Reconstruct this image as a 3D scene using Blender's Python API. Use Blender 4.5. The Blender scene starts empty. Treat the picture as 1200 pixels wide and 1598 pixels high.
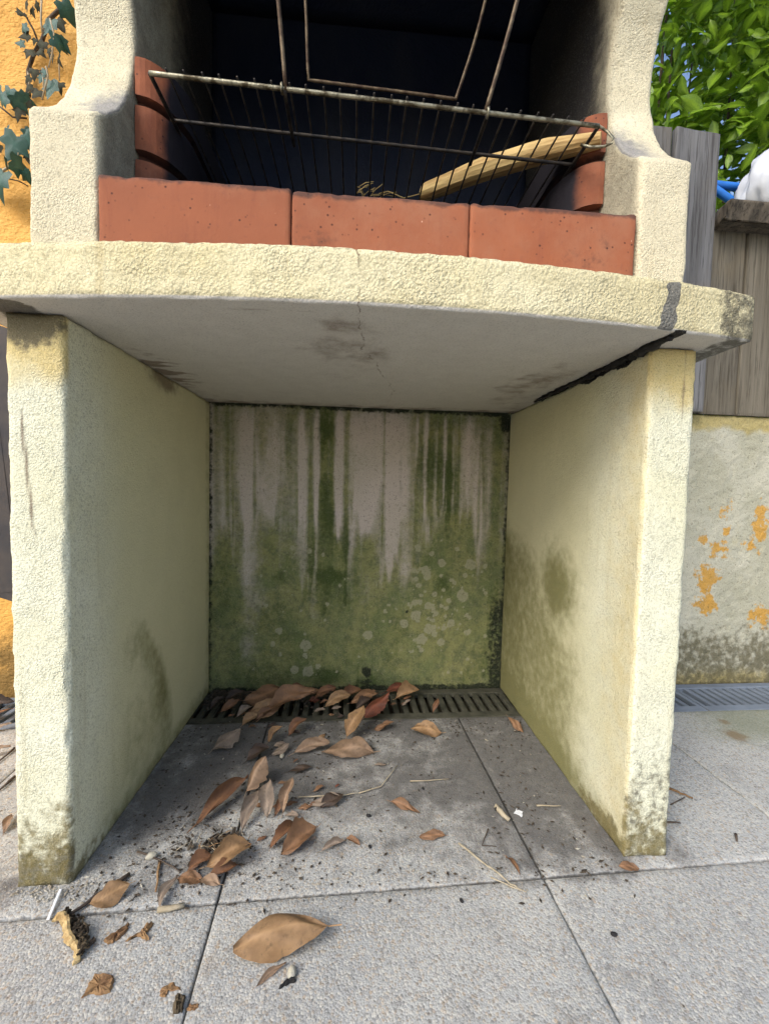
import bpy, bmesh, math, random
import numpy as np
from mathutils import Vector, Matrix

random.seed(7)
rng = np.random.default_rng(7)
scene = bpy.context.scene
COL = scene.collection
R_ = math.radians

# ------------------------------------------------------------------ camera
CAM = np.array([0.41389, -0.65284, 0.61046])
CM = np.array([[0.99731, -0.06911, 0.02462], [0.07033, 0.99613, -0.05267], [-0.02089, 0.05426, 0.99831]])  # right, forward, up
FPX = 674.8
cam_d = bpy.data.cameras.new('camera')
cam = bpy.data.objects.new('camera', cam_d)
COL.objects.link(cam)
cam_d.sensor_fit = 'HORIZONTAL'; cam_d.sensor_width = 36.0; cam_d.lens = 36.0 * FPX / 1200.0
cam_d.clip_start = 0.02; cam_d.clip_end = 2000
mw = Matrix.Identity(4)
for i in range(3):
    mw[i][0] = CM[0][i]; mw[i][1] = CM[2][i]; mw[i][2] = -CM[1][i]; mw[i][3] = CAM[i]
cam.matrix_world = mw
scene.camera = cam

# ------------------------------------------------------------------ light
SUN_DIR = Vector((0.46, 0.50, -0.56)).normalized()      # direction the light travels
elev = math.asin(-SUN_DIR.z)
world = bpy.data.worlds.new('World'); scene.world = world; world.use_nodes = True
wnt = world.node_tree
bg = wnt.nodes['Background']
sky = wnt.nodes.new('ShaderNodeTexSky'); sky.sky_type = 'NISHITA'; sky.sun_disc = False
sky.sun_elevation = elev
sky.sun_rotation = math.atan2(-SUN_DIR.x, -SUN_DIR.y)
sky.air_density = 1.0; sky.dust_density = 2.5; sky.ozone_density = 1.0
wnt.links.new(sky.outputs[0], bg.inputs[0]); bg.inputs[1].default_value = 0.14
sun_d = bpy.data.lights.new('sun', 'SUN'); sun_d.energy = 1.35; sun_d.angle = R_(28); sun_d.color = (1.0, 0.985, 0.93)
sun = bpy.data.objects.new('sun', sun_d); COL.objects.link(sun)
sun.rotation_euler = SUN_DIR.to_track_quat('-Z', 'Y').to_euler()
scene.view_settings.view_transform = 'Standard'
scene.view_settings.look = 'None'
scene.view_settings.exposure = 0.88
scene.view_settings.gamma = 1.0
scene.view_settings.use_curve_mapping = False
scene.render.engine = 'CYCLES'
scene.cycles.use_denoising = True
scene.cycles.use_adaptive_sampling = True; scene.cycles.adaptive_threshold = 0.03
scene.cycles.max_bounces = 8
scene.cycles.diffuse_bounces = 5

# ------------------------------------------------------------------ helpers
def un(u, v, ax, val):
    d = CM.T @ np.array([(u - 600) / FPX, 1.0, (799 - v) / FPX])
    k = 'xyz'.index(ax)
    return CAM + (val - CAM[k]) / d[k] * d

def hash3(ix, iy, iz, seed):
    h = (ix.astype(np.int64) * 374761393 + iy.astype(np.int64) * 668265263 + iz.astype(np.int64) * 2147483647 + seed * 1274126177) & 0xffffffff
    h = ((h ^ (h >> 13)) * 1274126177) & 0xffffffff
    h = ((h ^ (h >> 16)) * 2246822519) & 0xffffffff
    return ((h ^ (h >> 15)) & 0xffffff) / float(0xffffff)

def vnoise(P, scale, seed=0):
    P = np.asarray(P, float) * np.asarray(scale, float)
    i = np.floor(P).astype(np.int64); f = P - i; f = f * f * (3 - 2 * f)
    out = 0
    for a in (0, 1):
        for b in (0, 1):
            for c in (0, 1):
                w = (f[:, 0] if a else 1 - f[:, 0]) * (f[:, 1] if b else 1 - f[:, 1]) * (f[:, 2] if c else 1 - f[:, 2])
                out = out + w * hash3(i[:, 0] + a, i[:, 1] + b, i[:, 2] + c, seed)
    return out

def fbm(P, scale, seed=0, octs=3):
    s = 0; a = 1; t = 0; sc = np.asarray(scale, float)
    for k in range(octs):
        s = s + a * vnoise(P, sc * 2.03 ** k, seed + 17 * k); t += a; a *= 0.5
    return s / t

def sstep(x, a, b):
    t = np.clip((np.asarray(x, float) - a) / (b - a), 0, 1)
    return t * t * (3 - 2 * t)

def gauss(x, c, w):
    return np.exp(-((x - c) / w) ** 2)

def mesh_np(name, V, F, attrs=None, smooth=True):
    me = bpy.data.meshes.new(name)
    me.from_pydata(np.asarray(V, float).tolist(), [], [list(map(int, f)) for f in F])
    if smooth:
        me.polygons.foreach_set('use_smooth', [True] * len(me.polygons))
    for k, a in (attrs or {}).items():
        at = me.attributes.new(k, 'FLOAT', 'POINT')
        at.data.foreach_set('value', np.ascontiguousarray(np.clip(a, 0, 1), dtype=np.float32))
    me.update()
    return me

def obj(name, me, mat=None, parent=None):
    o = bpy.data.objects.new(name, me); COL.objects.link(o)
    if mat is not None and me is not None:
        me.materials.clear(); me.materials.append(mat)
    if parent is not None:
        o.parent = parent
        if parent.type == 'EMPTY' and parent.get('_w'):
            o.location = -parent.location
    return o

def tag(o, label=None, cat=None, group=None, kind=None):
    if label: o['label'] = label
    if cat: o['category'] = cat
    if group: o['group'] = group
    if kind: o['kind'] = kind
    return o

def thing(name, loc, label, cat, group=None, world_children=True):
    o = bpy.data.objects.new(name, None); COL.objects.link(o); o.location = loc
    o.empty_display_size = 0.05
    if world_children: o['_w'] = 1
    return tag(o, label, cat, group)

def lattice(xs, ys, zs):
    """surface of a box sampled on coordinate arrays -> param points, quads, edge weight, normal-ish face id"""
    nx, ny, nz = len(xs), len(ys), len(zs)
    idm = -np.ones((nx, ny, nz), int)
    m = np.zeros((nx, ny, nz), bool)
    m[0], m[-1] = True, True; m[:, 0] = True; m[:, -1] = True; m[:, :, 0] = True; m[:, :, -1] = True
    idx = np.argwhere(m); idm[m] = np.arange(len(idx))
    P = np.stack([np.asarray(xs)[idx[:, 0]], np.asarray(ys)[idx[:, 1]], np.asarray(zs)[idx[:, 2]]], 1)
    e = ((idx[:, 0] == 0) | (idx[:, 0] == nx - 1)).astype(int) + ((idx[:, 1] == 0) | (idx[:, 1] == ny - 1)) + ((idx[:, 2] == 0) | (idx[:, 2] == nz - 1))
    Fs = []
    def q(g, flip):
        a, b, c, d = g[:-1, :-1].ravel(), g[1:, :-1].ravel(), g[1:, 1:].ravel(), g[:-1, 1:].ravel()
        Fs.append(np.stack([a, d, c, b] if flip else [a, b, c, d], 1))
    q(idm[:, :, 0], True); q(idm[:, :, -1], False)
    q(idm[:, 0, :], False); q(idm[:, -1, :], True)
    q(idm[0], True); q(idm[-1], False)
    return P, np.concatenate(Fs), e, idx

def vnormals(V, F):
    n = np.cross(V[F[:, 2]] - V[F[:, 0]], V[F[:, 3]] - V[F[:, 1]])
    N = np.zeros_like(V)
    for k in range(4): np.add.at(N, F[:, k], n)
    return N / np.maximum(np.linalg.norm(N, axis=1, keepdims=True), 1e-12)

def ar(a, b, step):
    return np.linspace(a, b, max(2, int(round((b - a) / step)) + 1))

def rough(V, F, e, amp, chip=0.004, seed=0, scale=90):
    """stucco relief plus worn arrises"""
    N = vnormals(V, F)
    d = (fbm(V, scale, seed, 3) - 0.5) * 2 * amp + (fbm(V, 9, seed + 5, 2) - 0.5) * 0.002
    d = d - np.where(e >= 2, chip * (0.25 + 1.2 * fbm(V, 35, seed + 9, 2) ** 2), 0)
    return V + N * d[:, None], N

def tube_mesh(name, pts, rad, seg=8, closed=False):
    pts = [Vector(p) for p in pts]; n = len(pts)
    rad = rad if hasattr(rad, '__len__') else [rad] * n
    V, F = [], []
    up = Vector((0.13, 0.31, 0.94))
    for i, p in enumerate(pts):
        t = (pts[(i + 1) % n] if (closed or i < n - 1) else p) - (pts[i - 1] if (closed or i > 0) else p)
        t.normalize()
        a = t.cross(up)
        if a.length < 1e-3: a = t.cross(Vector((1, 0, 0)))
        a.normalize(); b = t.cross(a)
        for k in range(seg):
            an = 2 * math.pi * k / seg
            V.append(p + (a * math.cos(an) + b * math.sin(an)) * rad[i])
    m = n if closed else n - 1
    for i in range(m):
        for k in range(seg):
            j = (i + 1) % n
            F.append((i * seg + k, i * seg + (k + 1) % seg, j * seg + (k + 1) % seg, j * seg + k))
    if not closed:
        F.append(tuple(range(seg))[::-1]); F.append(tuple((n - 1) * seg + k for k in range(seg)))
    return mesh_np(name, [tuple(v) for v in V], F)

# ------------------------------------------------------------------ materials
class NB:
    def __init__(self, name):
        self.m = bpy.data.materials.new(name); self.m.use_nodes = True
        self.nt = self.m.node_tree; self.b = self.nt.nodes['Principled BSDF']
        self.out = self.nt.nodes['Material Output']
    def n(self, t, ins=None, **props):
        x = self.nt.nodes.new(t)
        for k, v in props.items(): setattr(x, k, v)
        for k, v in (ins or {}).items(): self.put(x.inputs[k], v)
        return x
    def put(self, sock, v):
        if isinstance(v, bpy.types.NodeSocket): self.nt.links.new(v, sock)
        elif isinstance(v, bpy.types.Node): self.nt.links.new(v.outputs[0], sock)
        else:
            if isinstance(v, (tuple, list)) and len(v) == 3 and sock.type == 'RGBA': v = (*v, 1)
            sock.default_value = v
    def co(self): return self.n('ShaderNodeTexCoord').outputs['Object']
    def scale(self, co, s): return self.n('ShaderNodeMapping', {0: co, 3: s}).outputs[0]
    def noise(self, co, scale, detail=3, rough=0.55, dist=0.0):
        return self.n('ShaderNodeTexNoise', {'Vector': co, 'Scale': scale, 'Detail': detail, 'Roughness': rough, 'Distortion': dist}).outputs[0]
    def voro(self, co, scale, feature='F1', out='Distance'):
        return self.n('ShaderNodeTexVoronoi', {'Vector': co, 'Scale': scale}, feature=feature).outputs[out]
    def math(self, op, a, b=0.0, c=0.0, clamp=False): return self.n('ShaderNodeMath', {0: a, 1: b, 2: c}, operation=op, use_clamp=clamp).outputs[0]
    def mr(self, v, a, b, c=0.0, d=1.0, smooth=True):
        return self.n('ShaderNodeMapRange', {0: v, 1: a, 2: b, 3: c, 4: d}, interpolation_type='SMOOTHSTEP' if smooth else 'LINEAR').outputs[0]
    def mix(self, f, a, b, blend='MIX'):
        x = self.n('ShaderNodeMix', data_type='RGBA', blend_type=blend)
        self.put(x.inputs[0], f); self.put(x.inputs[6], a); self.put(x.inputs[7], b)
        return x.outputs[2]
    def attr(self, name): return self.n('ShaderNodeAttribute', attribute_name=name).outputs['Fac']
    def layer(self, col, attr, c, amp=0.6, w=0.15, scale=40, strength=1.0, c2=None, detail=5):
        co = self.co()
        nz = self.noise(co, scale, detail, 0.62)
        a = self.attr(attr)
        v = self.math('ADD', a, self.math('MULTIPLY', self.math('SUBTRACT', nz, 0.5), amp))
        f = self.math('MULTIPLY', self.mr(v, 0.5 - w, 0.5 + w), self.mr(a, 0.02, 0.25))
        f = self.math('MULTIPLY', f, strength)
        if c2 is not None: c = self.mix(self.noise(co, scale * 1.7, 4), c, c2)
        return self.mix(f, col, c)
    def bump(self, h, strength, dist=0.004):
        b = self.n('ShaderNodeBump', {'Strength': strength, 'Distance': dist, 'Height': h}).outputs[0]
        self.put(self.b.inputs['Normal'], b)
    def done(self, col=None, rough=0.85, spec=0.3, metal=0.0):
        if col is not None: self.put(self.b.inputs['Base Color'], col)
        self.put(self.b.inputs['Roughness'], rough); self.b.inputs['Specular IOR Level'].default_value = spec
        self.b.inputs['Metallic'].default_value = metal
        return self.m

def stucco(name, c1, c2, layers, bump=0.6, bscale=360, crack=False, dist=0.0026, speck=0.42):
    k = NB(name); co = k.co()
    col = k.mix(k.mr(k.noise(co, 6, 5), 0.3, 0.7), c1, c2)
    col = k.mix(k.mr(k.noise(co, 28, 4), 0.35, 0.75, 0, 0.35), col, tuple(0.72 * x for x in c1))
    # grains, coloured darker in the pits between them
    wv = k.n('ShaderNodeVectorMath', {0: co, 1: k.n('ShaderNodeVectorMath', {0: k.n('ShaderNodeTexNoise', {'Vector': co, 'Scale': bscale * 0.6, 'Detail': 2.0}).outputs[1], 1: (0.006, 0.006, 0.006)}, operation='MULTIPLY').outputs[0]}, operation='ADD').outputs[0]
    gr = k.n('ShaderNodeTexVoronoi', {'Vector': wv, 'Scale': bscale, 'Smoothness': 0.5}, feature='SMOOTH_F1').outputs['Distance']
    pit = k.math('ADD', k.math('MULTIPLY', gr, -1.0), k.math('MULTIPLY', k.noise(co, bscale * 0.5, 4, 0.65), 0.9))
    pit = k.math('ADD', pit, 0.45)
    col = k.mix(k.mr(pit, 0.33, 0.10, 0, speck), col, tuple(0.45 * x for x in c2))
    col = k.mix(k.mr(pit, 0.50, 0.75, 0, 0.35), col, tuple(min(0.85, 1.18 * x) for x in c1))
    spk = k.voro(co, 75)
    sel = k.noise(co, 17, 2)
    col = k.mix(k.math('MULTIPLY', k.mr(spk, 0.13, 0.05), k.mr(sel, 0.55, 0.7, 0, 0.8)), col, (0.06, 0.05, 0.035))
    wth = k.mr(k.noise(co, 3.2, 7, 0.68), 0.50, 0.72, 0, 0.45)
    col = k.mix(wth, col, tuple(x * y for x, y in zip(c2, (0.74, 0.74, 0.76))))
    run = k.noise(k.scale(co, (1, 1, 0.07)), 42, 5, 0.65)
    col = k.mix(k.mr(run, 0.56, 0.74, 0, 0.38), col, tuple(x * y for x, y in zip(c2, (0.66, 0.60, 0.50))))
    for L in layers: col = k.layer(col, **L)
    grit = k.noise(co, 520, 2, 0.6)
    col = k.mix(k.mr(grit, 0.46, 0.30, 0, 0.55), col, k.mix(0.62, col, (0.03, 0.027, 0.02)))
    col = k.mix(k.mr(grit, 0.56, 0.72, 0, 0.45), col, k.mix(0.30, col, (0.85, 0.82, 0.72)))
    pk = k.voro(co, 130)
    col = k.mix(k.math('MULTIPLY', k.mr(pk, 0.12, 0.05), k.mr(k.noise(co, 40, 2), 0.56, 0.64, 0, 0.75)), col, (0.05, 0.04, 0.03))
    if crack:
        sx = k.n('ShaderNodeSeparateXYZ', {0: co})
        wob = k.math('MULTIPLY', k.math('SUBTRACT', k.noise(co, 14, 5, 0.7), 0.5), 0.05)
        # the crack wanders across the underside from the front edge to the back
        bend = k.math('MULTIPLY', k.mr(sx.outputs[1], -0.02, 0.45), 0.085)
        dx = k.math('ABSOLUTE', k.math('SUBTRACT', sx.outputs[0], k.math('ADD', k.math('ADD', bend, wob), 0.415)))
        f = k.math('MULTIPLY', k.mr(dx, 0.0016, 0.0004), k.mr(k.noise(co, 40, 2), 0.35, 0.6))
        f = k.math('MULTIPLY', f, k.mr(sx.outputs[1], 0.56, 0.40))
        col = k.mix(k.math('MULTIPLY', f, 0.75), col, (0.11, 0.075, 0.05))
    h = k.math('ADD', k.math('MULTIPLY', pit, 1.4), k.math('MULTIPLY', k.noise(co, bscale * 0.2, 3, 0.6), 0.9))
    h = k.math('ADD', h, k.math('MULTIPLY', k.noise(co, bscale * 2.4, 2), 0.25))
    sm = k.attr('smooth')
    st = k.math('MULTIPLY', k.math('SUBTRACT', 1.0, k.math('MULTIPLY', sm, 0.72)), k.mr(k.noise(co, 11, 4, 0.6), 0.3, 0.7, bump * 0.45, bump * 1.15))
    k.bump(h, st, dist)
    return k.done(col, 0.92, 0.2)

CREAM1, CREAM2 = (0.73, 0.725, 0.57), (0.66, 0.64, 0.45)
GREEN1, GREEN2 = (0.115, 0.125, 0.028), (0.045, 0.075, 0.018)
L_alg = dict(attr='algae', c=(0.185, 0.165, 0.045), c2=(0.105, 0.11, 0.03), amp=0.8, w=0.42, scale=40, strength=0.85, detail=7)
L_yel = dict(attr='yellow', c=(0.62, 0.46, 0.14), c2=(0.55, 0.44, 0.20), amp=0.5, w=0.35, scale=30, strength=0.8)
L_dirt = dict(attr='dirt', c=(0.055, 0.05, 0.04), c2=(0.11, 0.10, 0.07), amp=1.0, w=0.16, scale=75, strength=0.85)
L_moss = dict(attr='moss', c=(0.26, 0.20, 0.07), c2=(0.035, 0.037, 0.014), amp=1.7, w=0.25, scale=60, strength=0.85, detail=7)
L_soot = dict(attr='soot', c=(0.010, 0.0125, 0.020), c2=(0.026, 0.022, 0.018), amp=0.5, w=0.48, scale=30, strength=0.985)  # soot, its first tone tinted blue to stand in for haze
L_grey = dict(attr='grey', c=(0.09, 0.09, 0.10), c2=(0.30, 0.30, 0.32), amp=1.0, w=0.35, scale=70, strength=0.8)
L_tar = dict(attr='tar', c=(0.014, 0.013, 0.013), c2=(0.03, 0.028, 0.026), amp=0.5, w=0.08, scale=60, strength=1.0)
L_mort = dict(attr='mortar', c=(0.10, 0.10, 0.095), c2=(0.17, 0.165, 0.15), amp=0.4, w=0.06, scale=60, strength=0.95)
L_under = dict(attr='under', c=(0.62, 0.595, 0.545), c2=(0.50, 0.475, 0.43), amp=0.05, w=0.3, scale=16, strength=1.0, detail=8)
L_bare = dict(attr='bare', c=(0.66, 0.62, 0.40), c2=(0.56, 0.53, 0.325), amp=0.2, w=0.48, scale=8, strength=0.95)
L_brown = dict(attr='brown', c=(0.10, 0.06, 0.035), c2=(0.19, 0.13, 0.09), amp=0.9, w=0.22, scale=22, strength=0.75)

M_leg = stucco('cream_render', CREAM1, CREAM2, [L_bare, L_yel, L_alg, L_brown, L_dirt, L_moss, L_tar], bump=0.55)
M_slab = stucco('cream_spatter_render', (0.69, 0.63, 0.42), (0.61, 0.54, 0.32), [L_under, L_yel, L_brown, L_mort, L_dirt, L_tar], bump=0.55, bscale=270, crack=True, dist=0.0036)
M_pil = stucco('cream_render_sooty', (0.72, 0.66, 0.48), (0.64, 0.57, 0.40), [L_yel, L_grey, L_dirt, L_soot], bump=0.55)

def wall_material():
    k = NB('garden_wall_render'); co = k.co()
    base = k.mix(k.mr(k.noise(co, 5, 4), 0.3, 0.7), (0.57, 0.495, 0.45), (0.48, 0.43, 0.36))
    pale = k.mix(k.mr(k.noise(co, 7, 5), 0.3, 0.7), (0.52, 0.50, 0.40), (0.40, 0.385, 0.285))
    col = k.mix(k.attr('outer'), base, pale)
    gcol = k.mix(k.mr(k.noise(co, 9, 5, 0.6), 0.35, 0.68), (0.225, 0.23, 0.07), (0.115, 0.155, 0.04))
    gcol = k.mix(k.mr(k.noise(co, 38, 7, 0.75), 0.42, 0.66, 0, 0.8), gcol, (0.06, 0.085, 0.025))
    gcol = k.mix(k.mr(k.noise(co, 75, 7, 0.75), 0.54, 0.68, 0, 0.55), gcol, (0.30, 0.285, 0.15))
    col = k.layer(col, 'algae', gcol, amp=0.65, w=0.46, scale=60, strength=0.9, detail=8)
    col = k.layer(col, 'deep', (0.032, 0.058, 0.014), amp=0.8, w=0.34, scale=80, strength=0.85, c2=(0.06, 0.085, 0.02))
    col = k.layer(col, 'lichen', (0.37, 0.35, 0.24), amp=0.7, w=0.28, scale=110, strength=0.8, c2=(0.28, 0.28, 0.17))
    col = k.layer(col, 'yellow', (0.55, 0.42, 0.12), amp=0.8, w=0.25, scale=35, strength=0.75, c2=(0.30, 0.24, 0.08))
    col = k.layer(col, 'orange', (0.60, 0.30, 0.035), amp=2.4, w=0.12, scale=38, strength=0.95, c2=(0.50, 0.30, 0.08), detail=10)
    col = k.layer(col, 'dirt', (0.07, 0.06, 0.035), amp=1.5, w=0.24, scale=45, strength=0.85, c2=(0.16, 0.14, 0.075), detail=8)
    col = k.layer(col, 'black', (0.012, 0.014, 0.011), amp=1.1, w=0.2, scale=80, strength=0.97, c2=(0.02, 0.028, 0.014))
    pit = k.noise(co, 170, 3, 0.6)
    col = k.mix(k.mr(pit, 0.42, 0.28, 0, 0.5), col, (0.05, 0.05, 0.03))
    grit = k.noise(co, 430, 2, 0.6)
    col = k.mix(k.mr(grit, 0.47, 0.30, 0, 0.6), col, k.mix(0.65, col, (0.02, 0.024, 0.012)))
    col = k.mix(k.mr(grit, 0.55, 0.72, 0, 0.45), col, k.mix(0.35, col, (0.62, 0.60, 0.42)))
    h = k.math('ADD', pit, k.math('MULTIPLY', k.noise(co, 60, 4, 0.6), 1.2))
    k.bump(h, k.math('ADD', 0.35, k.math('MULTIPLY', k.attr('outer'), 0.4)), 0.004)
    return k.done(col, 0.9, 0.2)
M_wall = wall_material()

def yellow_wall_material():
    k = NB('yellow_painted_render'); co = k.co()
    col = k.mix(k.mr(k.noise(co, 4, 5), 0.3, 0.7), (0.76, 0.43, 0.12), (0.68, 0.36, 0.085))
    col = k.mix(k.mr(k.noise(co, 30, 4), 0.5, 0.8, 0, 0.4), col, (0.45, 0.20, 0.03))
    col = k.layer(col, 'dirt', (0.09, 0.06, 0.02), amp=1.0, w=0.25, scale=30, strength=0.8)
    h = k.math('ADD', k.noise(k.scale(co, (1, 1, 1.5)), 90, 3, 0.55), k.math('MULTIPLY', k.noise(co, 30, 3), 1.0))
    k.bump(h, 0.9, 0.007)
    return k.done(col, 0.8, 0.25)
M_ywall = yellow_wall_material()

def terracotta_material():
    k = NB('terracotta'); co = k.co()
    rnd = k.n('ShaderNodeObjectInfo').outputs['Random']
    col = k.mix(k.mr(k.noise(co, 8, 5), 0.3, 0.7), (0.33, 0.108, 0.050), (0.26, 0.085, 0.041))
    col = k.mix(k.math('MULTIPLY', rnd, 0.4), col, (0.27, 0.10, 0.055))
    col = k.mix(k.mr(k.noise(k.scale(co, (60, 60, 6)), 1.0, 4), 0.55, 0.72, 0, 0.4), col, (0.22, 0.07, 0.04))
    col = k.mix(k.mr(k.noise(co, 5, 6, 0.7), 0.45, 0.7, 0, 0.55), col, (0.34, 0.155, 0.09))
    v = k.voro(co, 85); s = k.noise(co, 25, 2)
    col = k.mix(k.math('MULTIPLY', k.mr(v, 0.20, 0.08), k.mr(s, 0.46, 0.56)), col, (0.09, 0.032, 0.022))
    col = k.mix(k.mr(k.noise(co, 90, 5, 0.7), 0.55, 0.75, 0, 0.4), col, (0.20, 0.075, 0.05))
    v2 = k.voro(k.scale(co, (1, 1, 0.7)), 95); s2 = k.noise(co, 33, 2)
    col = k.mix(k.math('MULTIPLY', k.mr(v2, 0.12, 0.06), k.mr(s2, 0.62, 0.7)), col, (0.60, 0.36, 0.26))
    col = k.layer(col, 'soot', (0.010, 0.0115, 0.017), amp=0.5, w=0.35, scale=28, strength=0.98)
    col = k.layer(col, 'edge', (0.06, 0.035, 0.03), amp=1.0, w=0.2, scale=55, strength=0.8)
    h = k.math('ADD', k.noise(co, 160, 3), k.math('MULTIPLY', k.mr(v, 0.16, 0.05, 0, -1), k.mr(s, 0.52, 0.62)))
    k.bump(h, 0.3, 0.002)
    return k.done(col, 0.85, 0.25)
M_terra = terracotta_material()

def soot_material():
    k = NB('soot_hazy_blue'); co = k.co()
    col = k.mix(k.mr(k.noise(k.scale(co, (1, 1, 0.3)), 14, 5), 0.35, 0.75), (0.008, 0.013, 0.030), (0.017, 0.021, 0.034))  # soot tone with the bluish haze of the opening mixed into its colour
    k.bump(k.noise(co, 120, 3), 0.5, 0.004)
    return k.done(col, 0.8, 0.25)
M_soot = soot_material()

def paving_material():
    k = NB('washed_aggregate_concrete'); co = k.n('ShaderNodeNewGeometry').outputs['Position']
    rnd = k.n('ShaderNodeObjectInfo').outputs['Random']
    col = k.mix(k.mr(k.noise(co, 3.5, 4), 0.35, 0.65), (0.45, 0.452, 0.435), (0.375, 0.382, 0.375))
    cell = k.n('ShaderNodeTexVoronoi', {'Vector': co, 'Scale': 330.0})
    sh = k.n('ShaderNodeSeparateColor', {0: cell.outputs['Color']})
    col = k.mix(k.mr(sh.outputs[0], 0.62, 0.80, 0, 0.55), col, (0.60, 0.57, 0.50))
    col = k.mix(k.mr(sh.outputs[1], 0.74, 0.86, 0, 0.5), col, (0.14, 0.135, 0.13))
    col = k.mix(k.mr(sh.outputs[2], 0.86, 0.92, 0, 0.45), col, (0.42, 0.32, 0.21))
    c2 = k.n('ShaderNodeTexVoronoi', {'Vector': co, 'Scale': 150.0}); s2 = k.n('ShaderNodeSeparateColor', {0: c2.outputs['Color']})
    big = k.math('MULTIPLY', k.mr(c2.outputs['Distance'], 0.42, 0.28), k.mr(s2.outputs[0], 0.80, 0.86))
    col = k.mix(k.math('MULTIPLY', big, 0.6), col, k.mix(s2.outputs[1], (0.10, 0.09, 0.085), (0.50, 0.36, 0.22)))
    col = k.mix(k.math('MULTIPLY', rnd, 0.18), col, (0.22, 0.21, 0.19))
    gq = k.noise(co, 620, 2, 0.6)
    col = k.mix(k.mr(gq, 0.46, 0.30, 0, 0.5), col, (0.09, 0.087, 0.083))
    col = k.mix(k.mr(gq, 0.58, 0.72, 0, 0.45), col, (0.70, 0.68, 0.63))
    bl = k.mr(k.noise(co, 14, 6, 0.7), 0.50, 0.80, 0, 0.55)
    col = k.mix(bl, col, (0.16, 0.155, 0.145))
    def lay(col, attr, c, amp, w, scale, strength, c2=None, detail=6):
        nz = k.noise(co, scale, detail, 0.65); a = k.attr(attr)
        v = k.math('ADD', a, k.math('MULTIPLY', k.math('SUBTRACT', nz, 0.5), amp))
        f = k.math('MULTIPLY', k.math('MULTIPLY', k.mr(v, 0.5 - w, 0.5 + w), k.mr(a, 0.02, 0.25)), strength)
        if c2: c = k.mix(k.noise(co, scale * 1.6, 4), c, c2)
        return k.mix(f, col, c)
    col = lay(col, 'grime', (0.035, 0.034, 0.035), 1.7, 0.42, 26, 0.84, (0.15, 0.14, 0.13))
    col = lay(col, 'green', (0.17, 0.19, 0.10), 0.7, 0.35, 12, 0.6)
    col = lay(col, 'rust', (0.20, 0.13, 0.06), 0.8, 0.25, 40, 0.7)
    col = lay(col, 'joint', (0.045, 0.043, 0.04), 1.2, 0.28, 70, 0.8)
    h = k.math('ADD', k.math('MULTIPLY', cell.outputs['Distance'], -1.0), k.math('MULTIPLY', k.noise(co, 330, 3), 0.8))
    k.bump(h, 0.38, 0.0025)
    return k.done(col, 0.88, 0.25)
M_pave = paving_material()

def simple(name, c1, c2, scale=20, rough=0.8, bump=0.3, stretch=(1, 1, 1), spec=0.3, metal=0.0, dist=0.003, lo=0.35, hi=0.65):
    k = NB(name); co = k.scale(k.co(), stretch)
    nz = k.noise(co, scale, 5, 0.6)
    col = k.mix(k.mr(nz, lo, hi), c1, c2)
    if bump: k.bump(k.noise(co, scale * 2.5, 4, 0.6), bump, dist)
    return k.done(col, rough, spec, metal)

M_bed = simple('joint_soil', (0.10, 0.095, 0.085), (0.16, 0.15, 0.13), 60, 0.95, 0.6)
M_soil = simple('soil', (0.10, 0.085, 0.06), (0.06, 0.055, 0.035), 8, 0.95, 0.6)
M_sealant = simple('black_sealant', (0.012, 0.011, 0.011), (0.028, 0.026, 0.024), 50, 0.75, 0.6)
M_grate = simple('grey_plastic_grate', (0.20, 0.235, 0.285), (0.14, 0.165, 0.20), 9, 0.62, 0.15, lo=0.3, hi=0.75)
M_gratedirty = simple('dirty_grate', (0.085, 0.082, 0.06), (0.05, 0.05, 0.036), 30, 0.85, 0.35)
M_drain = simple('drain_channel', (0.02, 0.018, 0.015), (0.035, 0.03, 0.024), 40, 0.95, 0.4)
M_steel = simple('worn_grill_steel', (0.30, 0.28, 0.20), (0.07, 0.055, 0.03), 60, 0.42, 0.4, metal=0.65, spec=0.5, lo=0.42, hi=0.62)
M_steeldark = simple('sooty_grill_wire', (0.018, 0.017, 0.017), (0.05, 0.04, 0.03), 60, 0.6, 0.4, metal=0.3)
M_steelrust = simple('rusty_handle_wire', (0.16, 0.12, 0.075), (0.06, 0.035, 0.022), 45, 0.55, 0.4, metal=0.4)
M_log = simple('peeled_wood', (0.56, 0.40, 0.17), (0.30, 0.17, 0.06), 60, 0.75, 0.7, stretch=(0.12, 1, 1), lo=0.35, hi=0.72)
M_straw = simple('straw', (0.42, 0.31, 0.12), (0.28, 0.2, 0.08), 30, 0.8, 0)
M_twig = simple('twig_bark', (0.10, 0.075, 0.055), (0.055, 0.04, 0.032), 60, 0.85, 0.4)
M_paletwig = simple('pale_twig', (0.42, 0.36, 0.26), (0.30, 0.25, 0.17), 60, 0.8, 0.3)
M_white = simple('white_plastic_stick', (0.75, 0.76, 0.78), (0.68, 0.69, 0.70), 20, 0.5, 0)
M_bark = simple('bark_inner', (0.50, 0.37, 0.18), (0.32, 0.21, 0.09), 60, 0.9, 0.8)
M_barkdark = simple('bark_outer', (0.035, 0.026, 0.018), (0.10, 0.075, 0.045), 70, 0.95, 0.9, dist=0.006)
M_flake = simple('bark_flake', (0.28, 0.17, 0.08), (0.18, 0.10, 0.05), 50, 0.9, 0.6)
M_stone = simple('pebble', (0.46, 0.43, 0.33), (0.35, 0.33, 0.28), 90, 0.85, 0.4)
M_black = simple('charcoal', (0.015, 0.015, 0.016), (0.03, 0.028, 0.027), 60, 0.8, 0.5)
M_crumb = simple('dirt_crumbs', (0.035, 0.028, 0.022), (0.085, 0.065, 0.045), 90, 0.95, 0.4)
M_gritpale = simple('pale_grit', (0.42, 0.40, 0.34), (0.26, 0.22, 0.16), 90, 0.9, 0.2)
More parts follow.
